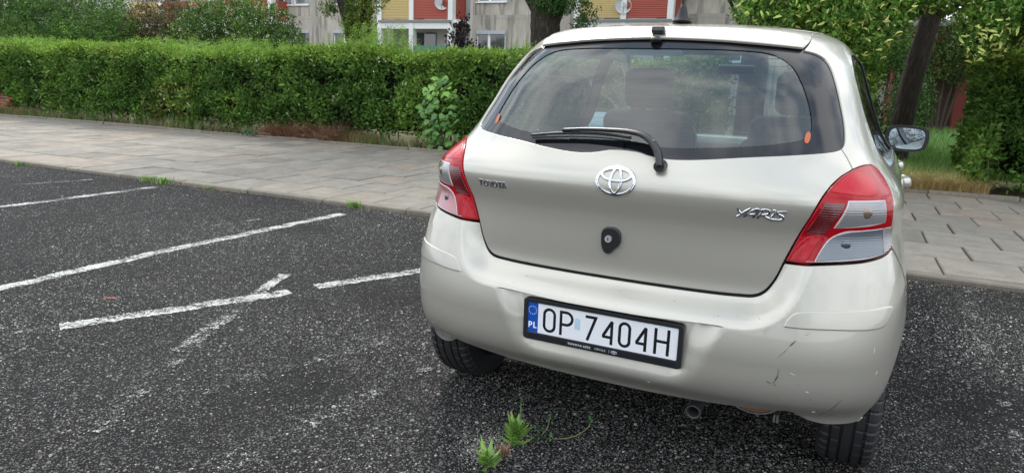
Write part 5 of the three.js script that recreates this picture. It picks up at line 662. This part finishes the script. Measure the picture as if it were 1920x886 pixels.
{ // wiper: arm with hinge cap, blade
  const gp = (x, y, k) => { const s = x === 0 ? 0 : sX(x, y), a = shellP(s, y); const c = shellP(s, y + 0.004), n = V(0, -(c[2] - a[2]), c[1] - a[1]).normalize(); return V(...a).addScaledVector(n, k).toArray(); };
  const piv = hatchDisp(shellP(sX(0.132, 1.028), 1.028));
  const armPts = spline([[piv[0] + 0.003, piv[1] - 0.004, piv[2] + 0.026], gp(0.122, 1.046, 0.030), gp(0.100, 1.073, 0.034), gp(0.066, 1.094, 0.036), gp(0.02, 1.103, 0.036), gp(-0.06, 1.1055, 0.034), gp(-0.14, 1.1045, 0.031), gp(-0.215, 1.100, 0.026)], 48);
  const arm = part('wiper_arm', sweep(armPts, t => [lerp(0.0115, 0.006, sstep(0.1, 1, t)), lerp(0.0190, 0.0095, sstep(0.35, 1, t))], 12, V(0, 0, 1)), blackTrim);
  const hub = new THREE.CylinderGeometry(0.017, 0.019, 0.034, 24); hub.rotateX(HPI); hub.translate(piv[0], piv[1], piv[2] + 0.014); part('wiper_hub', hub, blackTrim, arm);
  const br = spline([gp(0.02, 1.094, 0.018), gp(-0.06, 1.0975, 0.021), gp(-0.14, 1.097, 0.022), gp(-0.24, 1.091, 0.020), gp(-0.333, 1.0815, 0.015)], 30);
  part('wiper_blade', sweep(br, t => [0.0045, 0.0058], 8, V(0, 0, 1)), blackTrim, arm);
  const ru = spline([gp(0.015, 1.089, 0.008), gp(-0.06, 1.092, 0.010), gp(-0.14, 1.0915, 0.010), gp(-0.24, 1.086, 0.009), gp(-0.328, 1.0775, 0.006)], 30); part('wiper_rubber', sweep(ru, t => [0.0075, 0.0028], 6, V(0, 1, 0)), rubber, arm);
  const cap = sweep(spline([gp(0.119, 1.052, 0.036), gp(0.108, 1.066, 0.040), gp(0.098, 1.076, 0.041)], 8), t => [0.010, 0.008], 8, V(0, 0, 1)); part('hinge_cap', cap, blackTrim, arm);
}
{ // number plate in its holder
  const ink = '#15161a', PW = 2048, PH = 449;
  const face = canvasTex(PW, PH, (c, w, h) => {
    c.fillStyle = '#e9ebef'; c.fillRect(0, 0, w, h); c.fillStyle = '#0d4fae'; c.fillRect(0, 0, 172, h);
    c.fillStyle = '#e8e6da'; for (let k = 0; k < 12; k++) { const a = k / 12 * 2 * Math.PI, x = 92 + 56 * Math.sin(a), y = 128 - 56 * Math.cos(a); c.beginPath(); for (let q = 0; q < 10; q++) { const r = q % 2 ? 4.2 : 10.5, b = q / 10 * 2 * Math.PI; c.lineTo(x + r * Math.sin(b), y - r * Math.cos(b)); } c.fill(); }
    c.fillStyle = '#f4f5f7'; c.font = 'bold 118px sans-serif'; c.textAlign = 'center'; c.fillText('PL', 92, 372);
    c.strokeStyle = ink; c.lineWidth = 38; c.lineCap = 'butt'; c.lineJoin = 'miter';
    const T = 62, B = 398, stad = (x0, x1) => { const r = (x1 - x0) / 2; c.beginPath(); c.arc(x0 + r, T + r + 19, r, Math.PI, 0); c.lineTo(x1, B - r - 19); c.arc(x0 + r, B - r - 19, r, 0, Math.PI); c.closePath(); c.stroke(); };
    stad(262, 408);                                                                                  // O
    c.beginPath(); c.moveTo(497, B); c.lineTo(497, T + 19); c.lineTo(570, T + 19); c.arc(570, T + 19 + 84, 84, -Math.PI / 2, Math.PI / 2); c.lineTo(497, T + 187); c.stroke();   // P
    c.beginPath(); c.moveTo(832, T + 19); c.lineTo(972, T + 19); c.lineTo(866, B); c.stroke();       // 7
    const four = (x) => { c.beginPath(); c.moveTo(x + 120, B); c.lineTo(x + 120, T + 40); c.lineTo(x + 112, T + 40); c.lineTo(x + 14, B - 116); c.lineTo(x + 14, B - 96); c.lineTo(x + 132, B - 96); c.lineJoin = 'round'; c.stroke(); c.lineJoin = 'miter'; };
    four(1068); stad(1292, 1420); four(1504);                                                        // 4 0 4
    c.beginPath(); c.moveTo(1748, T); c.lineTo(1748, B); c.moveTo(1906, T); c.lineTo(1906, B); c.moveTo(1748, T + 164); c.lineTo(1906, T + 164); c.stroke();   // H
    c.strokeStyle = '#9fb4c4'; c.lineWidth = 4; c.fillStyle = '#c3d8e4'; c.beginPath(); c.moveTo(692, 150); c.lineTo(712, 132); c.lineTo(762, 140); c.lineTo(762, 282); c.lineTo(700, 282); c.lineTo(692, 268); c.closePath(); c.fill(); c.stroke();
    c.strokeStyle = '#8fb9d2'; c.lineWidth = 6; for (let k = 0; k < 4; k++) { c.beginPath(); c.moveTo(702, 168 + k * 28); c.lineTo(752, 176 + k * 28); c.stroke(); }
  });
  const strip = canvasTex(1024, 44, (c, w, h) => {
    c.fillStyle = '#191b20'; c.fillRect(0, 0, w, h); c.fillStyle = '#d3d5d8'; c.font = 'bold 27px sans-serif'; c.textBaseline = 'middle'; c.fillText('TOYOTA SZIC', 296, 22); c.font = '26px sans-serif'; c.fillText('OPOLE', 488, 22);
    c.strokeStyle = '#d3d5d8'; c.lineWidth = 2; c.beginPath(); c.moveTo(590, 6); c.lineTo(590, 38); c.stroke(); c.lineWidth = 3; for (const [cx, cy, a, b] of [[624, 22, 19, 13], [624, 22, 6, 12], [624, 16, 14, 6]]) { c.beginPath(); c.ellipse(cx, cy, a, b, 0, 0, 7); c.stroke(); }
  });
  const P = new THREE.Group(); P.name = 'number_plate'; car.add(P); P.position.set(-0.005, 0.4955, 0.002); P.rotation.x = 0.01;
  const fs = new THREE.Shape(), rr = (s, x0, y0, x1, y1, r) => { s.moveTo(x0 + r, y0); s.lineTo(x1 - r, y0); s.absarc(x1 - r, y0 + r, r, -HPI, 0); s.lineTo(x1, y1 - r); s.absarc(x1 - r, y1 - r, r, 0, HPI); s.lineTo(x0 + r, y1); s.absarc(x0 + r, y1 - r, r, HPI, Math.PI); s.lineTo(x0, y0 + r); s.absarc(x0 + r, y0 + r, r, Math.PI, Math.PI * 1.5); };
  rr(fs, -0.2665, -0.0745, 0.2665, 0.0655, 0.011); const hole = new THREE.Path(); rr(hole, -0.2555, -0.0525, 0.2555, 0.0555, 0.007); fs.holes.push(hole);
  const fg = new THREE.ExtrudeGeometry(fs, { depth: 0.016, bevelEnabled: true, bevelSize: 0.0022, bevelThickness: 0.0025, bevelSegments: 3 }); fg.translate(0, 0, -0.014);
  const plast = phys([0.016, 0.017, 0.020], 0.38);
  mesh('plate_holder', fg, plast, P);
  const pl = new THREE.BoxGeometry(0.520, 0.114, 0.0012); pl.translate(0, 0.0015, -0.0005); mesh('plate_blank', pl, std([0.8, 0.8, 0.82], 0.4), P);
  const pf = new THREE.PlaneGeometry(0.5195, 0.1135); pf.translate(0, 0.0015, 0.0006); mesh('plate_face', pf, phys(new THREE.Color(1, 1, 1), 0.32, { map: face, clearcoat: 0.4, clearcoatRoughness: 0.2 }), P);
  const sf = new THREE.PlaneGeometry(0.50, 0.0165); sf.translate(0.0, -0.0638, 0.00495); mesh('holder_print', sf, std(new THREE.Color(1, 1, 1), 0.4, { map: strip }), P);
  const bk = boxAt(-0.25, 0.25, -0.06, 0.05, -0.034, -0.0015); mesh('holder_back', bk, plast, P);
}
{ // wheels
  const W = 0.182, RT = 0.293, prof = []; // [x, r, shoulder?]
  prof.push([-0.062, 0.185], [-0.082, 0.200], [-0.091, 0.235], [-0.088, 0.268], [-0.078, 0.284]);
  const grooves = [-0.050, -0.018, 0.018, 0.050]; let xx = -0.070; const top = x => RT - 0.006 * Math.pow(Math.abs(x) / 0.078, 4);
  prof.push([-0.068, top(-0.068)]); for (const g of grooves) prof.push([g - 0.0048, top(g)], [g - 0.0036, top(g) - 0.007], [g + 0.0036, top(g) - 0.007], [g + 0.0048, top(g)]); prof.push([0.068, top(0.068)]);
  prof.push([0.078, 0.284], [0.088, 0.268], [0.091, 0.235], [0.082, 0.200], [0.062, 0.185]);
  const NA = 288, pos = [], idx = []; for (let i = 0; i < NA; i++) { const a = i / NA * 2 * Math.PI; for (const [x, r] of prof) { let rr = r; const sh = Math.abs(x) > 0.052 && r > 0.26; if (sh && i % 6 === 0) rr -= 0.005; else if (Math.abs(x) < 0.05 && Math.abs(x) > 0.02 && r > 0.288 && (i + 3) % 9 === 0) rr -= 0.0028; const sk = 0.020 * (Math.abs(x) / 0.08) ; const b = a + (sh ? sk * 0.6 : 0); pos.push(x, rr * Math.cos(b), rr * Math.sin(b)); } }
  const np = prof.length; for (let i = 0; i < NA; i++) for (let k = 0; k < np - 1; k++) { const a = i * np + k, b = ((i + 1) % NA) * np + k; idx.push(a, a + 1, b, b, a + 1, b + 1); }
  const tyreG = geoFrom(pos, idx).toNonIndexed(); tyreG.computeVertexNormals();
  const rim = new THREE.LatheGeometry([[0.0, -0.02], [0.03, -0.02], [0.05, 0.0], [0.15, 0.005], [0.172, 0.03], [0.186, 0.06], [0.19, 0.062], [0.187, 0.05], [0.18, -0.06], [0.19, -0.064]].map(p => new THREE.Vector2(p[0], p[1])), 48); rim.rotateZ(-HPI);
  const spoke = []; for (let k = 0; k < 7; k++) { const g = rboxAt(0.006, 0.03, 0.03, 0.18, -0.022, 0.022, 0.008); g.rotateX(k / 7 * 2 * Math.PI); spoke.push(g); } const hubc = new THREE.SphereGeometry(0.042, 20, 10); hubc.scale(0.5, 1, 1); hubc.translate(0.018, 0, 0); spoke.push(hubc);
  const cover = merge(spoke), rimM = std([0.5, 0.5, 0.5], 0.35, { metalness: 0.8 });
  for (const wz of WHEEL_Z) for (const sg of [1, -1]) {
    const w = new THREE.Group(); w.name = 'wheel'; car.add(w); w.position.set(sg * 0.748, 0.2925, wz); w.rotation.y = sg > 0 ? 0 : Math.PI; w.rotation.x = wz * 3 + sg;
    mesh('tyre', tyreG, std([0.022, 0.022, 0.024], 0.62), w); mesh('rim', rim, std([0.08, 0.08, 0.085], 0.5, { metalness: 0.6 }), w); mesh('wheel_cover', cover, rimM, w);
  }
  // wheel housings
  for (const wz of WHEEL_Z) { const a = new THREE.CylinderGeometry(0.345, 0.345, 0.26, 40, 1, true, -HPI, Math.PI); a.rotateZ(HPI); a.rotateX(0); const P2 = a.attributes.position; const g = []; const pp = [], ii = []; for (let i = 0; i <= 30; i++) { const t = lerp(28, 172, i / 30) * Math.PI / 180; for (const x of [0.60, 0.815]) pp.push(x, WHEEL_Y + 0.348 * Math.sin(t), wz + 0.348 * Math.cos(t)); } for (let i = 0; i < 30; i++) { const q = i * 2; ii.push(q, q + 1, q + 2, q + 2, q + 1, q + 3); } pair('wheel_housing', geoFrom(pp, ii), lining); }
}
{ // underside, exhaust
  const dark = std([0.02, 0.02, 0.021], 0.9), steel = std([0.30, 0.29, 0.28], 0.45, { metalness: 0.8 }), rust = std([0.26, 0.13, 0.075], 0.85, { metalness: 0.2 });
  part('underbody', merge([boxAt(-0.58, 0.58, 0.275, 0.32, -0.42, -3.45), boxAt(-0.80, -0.585, 0.25, 0.30, -0.95, -2.62), boxAt(0.585, 0.80, 0.25, 0.30, -0.95, -2.62)]), dark);
  part('rear_axle', merge([(() => { const g = new THREE.CylinderGeometry(0.04, 0.04, 1.26, 16); g.rotateZ(HPI); g.translate(0, 0.285, -0.56); return g; })()]), dark);
  const tail = new THREE.LatheGeometry([[0.019, 0], [0.0225, -0.003], [0.025, 0.0], [0.025, 0.16], [0.021, 0.16], [0.019, 0.0]].map(p => new THREE.Vector2(p[0], p[1])), 28); tail.rotateX(-HPI); tail.rotateX(0.12); tail.translate(0.292, 0.236, -0.115);
  const ex = part('exhaust_pipe', tail, std([0.10, 0.10, 0.10], 0.55, { metalness: 0.6 }));
  const mf = new THREE.CylinderGeometry(0.092, 0.092, 0.34, 36); mf.scale(1, 1, 0.72); mf.rotateX(0); mf.rotateX(HPI); mf.rotateZ(0); mf.translate(0.46, 0.298, -0.40); const mu = part('silencer', mf, rust);
  const band = new THREE.TorusGeometry(0.094, 0.004, 8, 48); band.scale(1, 0.76, 1); band.translate(0.46, 0.298, -0.232); part('silencer_band', band, steel, mu);
  const lug = merge([boxAt(0.528, 0.534, 0.215, 0.242, -0.24, -0.22), boxAt(0.538, 0.544, 0.215, 0.242, -0.24, -0.22)]); part('band_lug', lug, steel, mu);
}
{ // door mirrors
  const sh = new THREE.Shape(); const m = (x, y) => [x, y]; sh.moveTo(-0.112, 0.012); sh.bezierCurveTo(-0.110, 0.066, -0.085, 0.072, -0.04, 0.074); sh.bezierCurveTo(0.03, 0.076, 0.085, 0.070, 0.102, 0.058); sh.bezierCurveTo(0.120, 0.044, 0.118, -0.018, 0.104, -0.048); sh.bezierCurveTo(0.092, -0.068, 0.05, -0.070, 0.0, -0.070); sh.bezierCurveTo(-0.06, -0.070, -0.085, -0.060, -0.100, -0.034); sh.bezierCurveTo(-0.110, -0.018, -0.112, -0.004, -0.112, 0.012);
  const sc = (k) => { const p = sh.getPoints(14).map(q => new THREE.Vector2(q.x * k, q.y * k)); return new THREE.Shape(p); };
  for (const sg of [1, -1]) {
    const M = new THREE.Group(); M.name = 'door_mirror'; car.add(M); M.position.set(sg * 0.874, 1.036, -2.33); M.rotation.y = sg * -0.10; M.scale.set(sg * 0.93, 0.95, 0.95);
    const pts = sh.getPoints(14), rings = 9, pos = [], idx = []; for (let r = 0; r <= rings; r++) { const t = r / rings, k = Math.sqrt(1 - t * t * 0.985), z = -0.105 * t; for (const p of pts) pos.push(p.x * k, p.y * k, z); } const n = pts.length; for (let r = 0; r < rings; r++) for (let i = 0; i < n - 1; i++) { const a = r * n + i, b = a + n; idx.push(a, a + 1, b, b, a + 1, b + 1); }
    mesh('mirror_housing', geoFrom(pos, idx), paint, M);
    const rimS = sc(0.985); rimS.holes.push(new THREE.Path(sc(0.82).getPoints())); const rg = new THREE.ExtrudeGeometry(rimS, { depth: 0.006, bevelEnabled: true, bevelSize: 0.002, bevelThickness: 0.003, bevelSegments: 2 }); rg.translate(0, 0, -0.012); mesh('mirror_frame', rg, blackTrim, M);
    const gg = new THREE.ExtrudeGeometry(sc(0.84), { depth: 0.003, bevelEnabled: false }); gg.translate(0, 0, -0.018); gg.rotateX(-0.03); mesh('mirror_glass', gg, std([0.34, 0.40, 0.45], 0.02, { metalness: 1 }), M);
    mesh('mirror_foot', sweep(spline([[-0.05, -0.045, -0.03], [-0.09, -0.075, -0.03], [-0.13, -0.085, -0.03]], 8), t => [0.03, 0.018], 10, V(0, 1, 0)), blackTrim, M);
  }
}
{ // roof aerial
  const z0 = -0.78, y0 = 1.513, b = new THREE.LatheGeometry([[0.0, 0.062], [0.008, 0.062], [0.011, 0.05], [0.017, 0.022], [0.028, 0.004], [0.031, 0.0], [0.0, -0.004]].reverse().map(p => new THREE.Vector2(p[0], p[1])), 20); b.scale(1.25, 1.05, 1.6); b.rotateX(-0.06); b.translate(-0.012, y0 - 0.002, z0); const a = part('aerial_base', b, rubber);
  part('aerial_rod', sweep([V(-0.012, y0 + 0.058, z0), V(-0.012, y0 + 0.07, z0 + 0.003), V(-0.012, y0 + 0.071, z0 + 0.003), V(-0.012, y0 + 0.15, z0 + 0.022), V(-0.012, y0 + 0.36, z0 + 0.075)], (t, i) => [0.0045, 0.0045, 0.0062, 0.006, 0.004][i], 8, V(1, 0, 0)), rubber, a);
}
{ // inside: seats, dashboard, wheel, shelf, high brake light
  const seat = (x) => { const S = new THREE.Group(); S.name = 'front_seat'; car.add(S); S.position.set(x, 0, 0);
    mesh('seat_cushion', rboxAt(-0.25, 0.25, 0.34, 0.52, -2.22, -1.70, 0.06, 4), fabric, S);
    const bk = rboxAt(-0.245, 0.245, -0.05, 0.66, -0.07, 0.07, 0.065, 4); bk.rotateX(0.26); bk.translate(0, 0.50, -1.87); mesh('seat_back', bk, fabric, S);
    const hr = rboxAt(-0.128, 0.128, -0.105, 0.105, -0.055, 0.055, 0.05, 5); hr.rotateX(0.16); hr.translate(0, 1.255, -1.70); const H = mesh('headrest', hr, fabric, S);
    for (const px of [-0.057, 0.057]) mesh('headrest_post', boxAt(px - 0.005, px + 0.005, 1.05, 1.16, -1.715, -1.705), chrome, H); };
  seat(-0.385); seat(0.385);
  const rb = rboxAt(-0.60, 0.60, -0.02, 0.50, -0.08, 0.08, 0.06, 4); rb.rotateX(0.3); rb.translate(0, 0.52, -0.98); const bench = part('rear_seat', rb, fabric);
  part('bench_cushion', rboxAt(-0.60, 0.60, 0.32, 0.52, -1.50, -0.98, 0.06, 4), fabric, bench);
  for (const x of [-0.36, 0.36]) { const h = rboxAt(-0.12, 0.12, -0.05, 0.05, -0.05, 0.05, 0.045, 4); h.translate(x, 1.03, -0.84); part('rear_headrest', h, fabric, bench); }
  part('parcel_shelf', rboxAt(-0.56, 0.56, 0.945, 0.965, -0.82, -0.20, 0.008), lining);
  part('boot_floor', boxAt(-0.56, 0.56, 0.36, 0.38, -0.95, -0.16), lining); part('cabin_floor', boxAt(-0.70, 0.70, 0.305, 0.325, -2.75, -0.96), lining);
  const da = rboxAt(-0.68, 0.68, 0.60, 0.965, -2.62, -2.28, 0.06, 4); part('dashboard', da, std([0.05, 0.052, 0.055], 0.7));
  const sw = new THREE.TorusGeometry(0.182, 0.016, 12, 48); sw.rotateX(-0.42); sw.translate(-0.385, 0.945, -2.08); const w = part('steering_wheel', sw, blackTrim); const hb = rboxAt(-0.09, 0.09, -0.06, 0.06, -0.03, 0.03, 0.025, 3); hb.rotateX(-0.42); hb.translate(-0.385, 0.94, -2.095); part('wheel_hub', merge([hb, (() => { const g = rboxAt(-0.18, 0.18, -0.018, 0.018, -0.012, 0.012, 0.01); g.rotateX(-0.42); g.translate(-0.385, 0.945, -2.085); return g; })()]), blackTrim, w);
  part('inner_mirror', rboxAt(-0.10, 0.10, 1.345, 1.395, -2.04, -2.015, 0.02, 3), blackTrim);
  const hl = rboxAt(-0.105, 0.105, -0.011, 0.011, -0.012, 0.012, 0.005); hl.rotateX(-0.8); hl.translate(-0.012, 1.383, -0.405); part('high_brake_light', hl, phys([0.62, 0.60, 0.60], 0.2, { clearcoat: 1 }));
}
// unseen trees added behind the viewer for the low paint and windows to mirror
for (const [x, z, s, i] of [[-9, 24, 1.1, 0], [-1.5, 27, 1.25, 1], [6, 23, 1.0, 2], [13, 26, 1.2, 3]]) tree(['broad unseen tree added for reflections, leftmost of the row of four', 'tallest tree of the unseen row added for reflections', 'smallest tree of the unseen row added for reflections', 'rightmost tree of the unseen row added for reflections'][i], [[x, 0, z], [x, 2, z], [x + 0.2, 5 * s, z]], u => lerp(0.28, 0.14, u), [[[x, 4.6 * s, z], [3.4 * s, 2.9 * s, 3.0 * s], 1500, 1.0]], 400 + i, { geo: sprigHuge, pal: [[0.035, 0.085, 0.02], [0.12, 0.22, 0.05]], f: 0.5 });
scene.traverse(o => { if (o.isMesh) { o.castShadow = true; o.receiveShadow = true; } });
renderer.render(scene, camera);
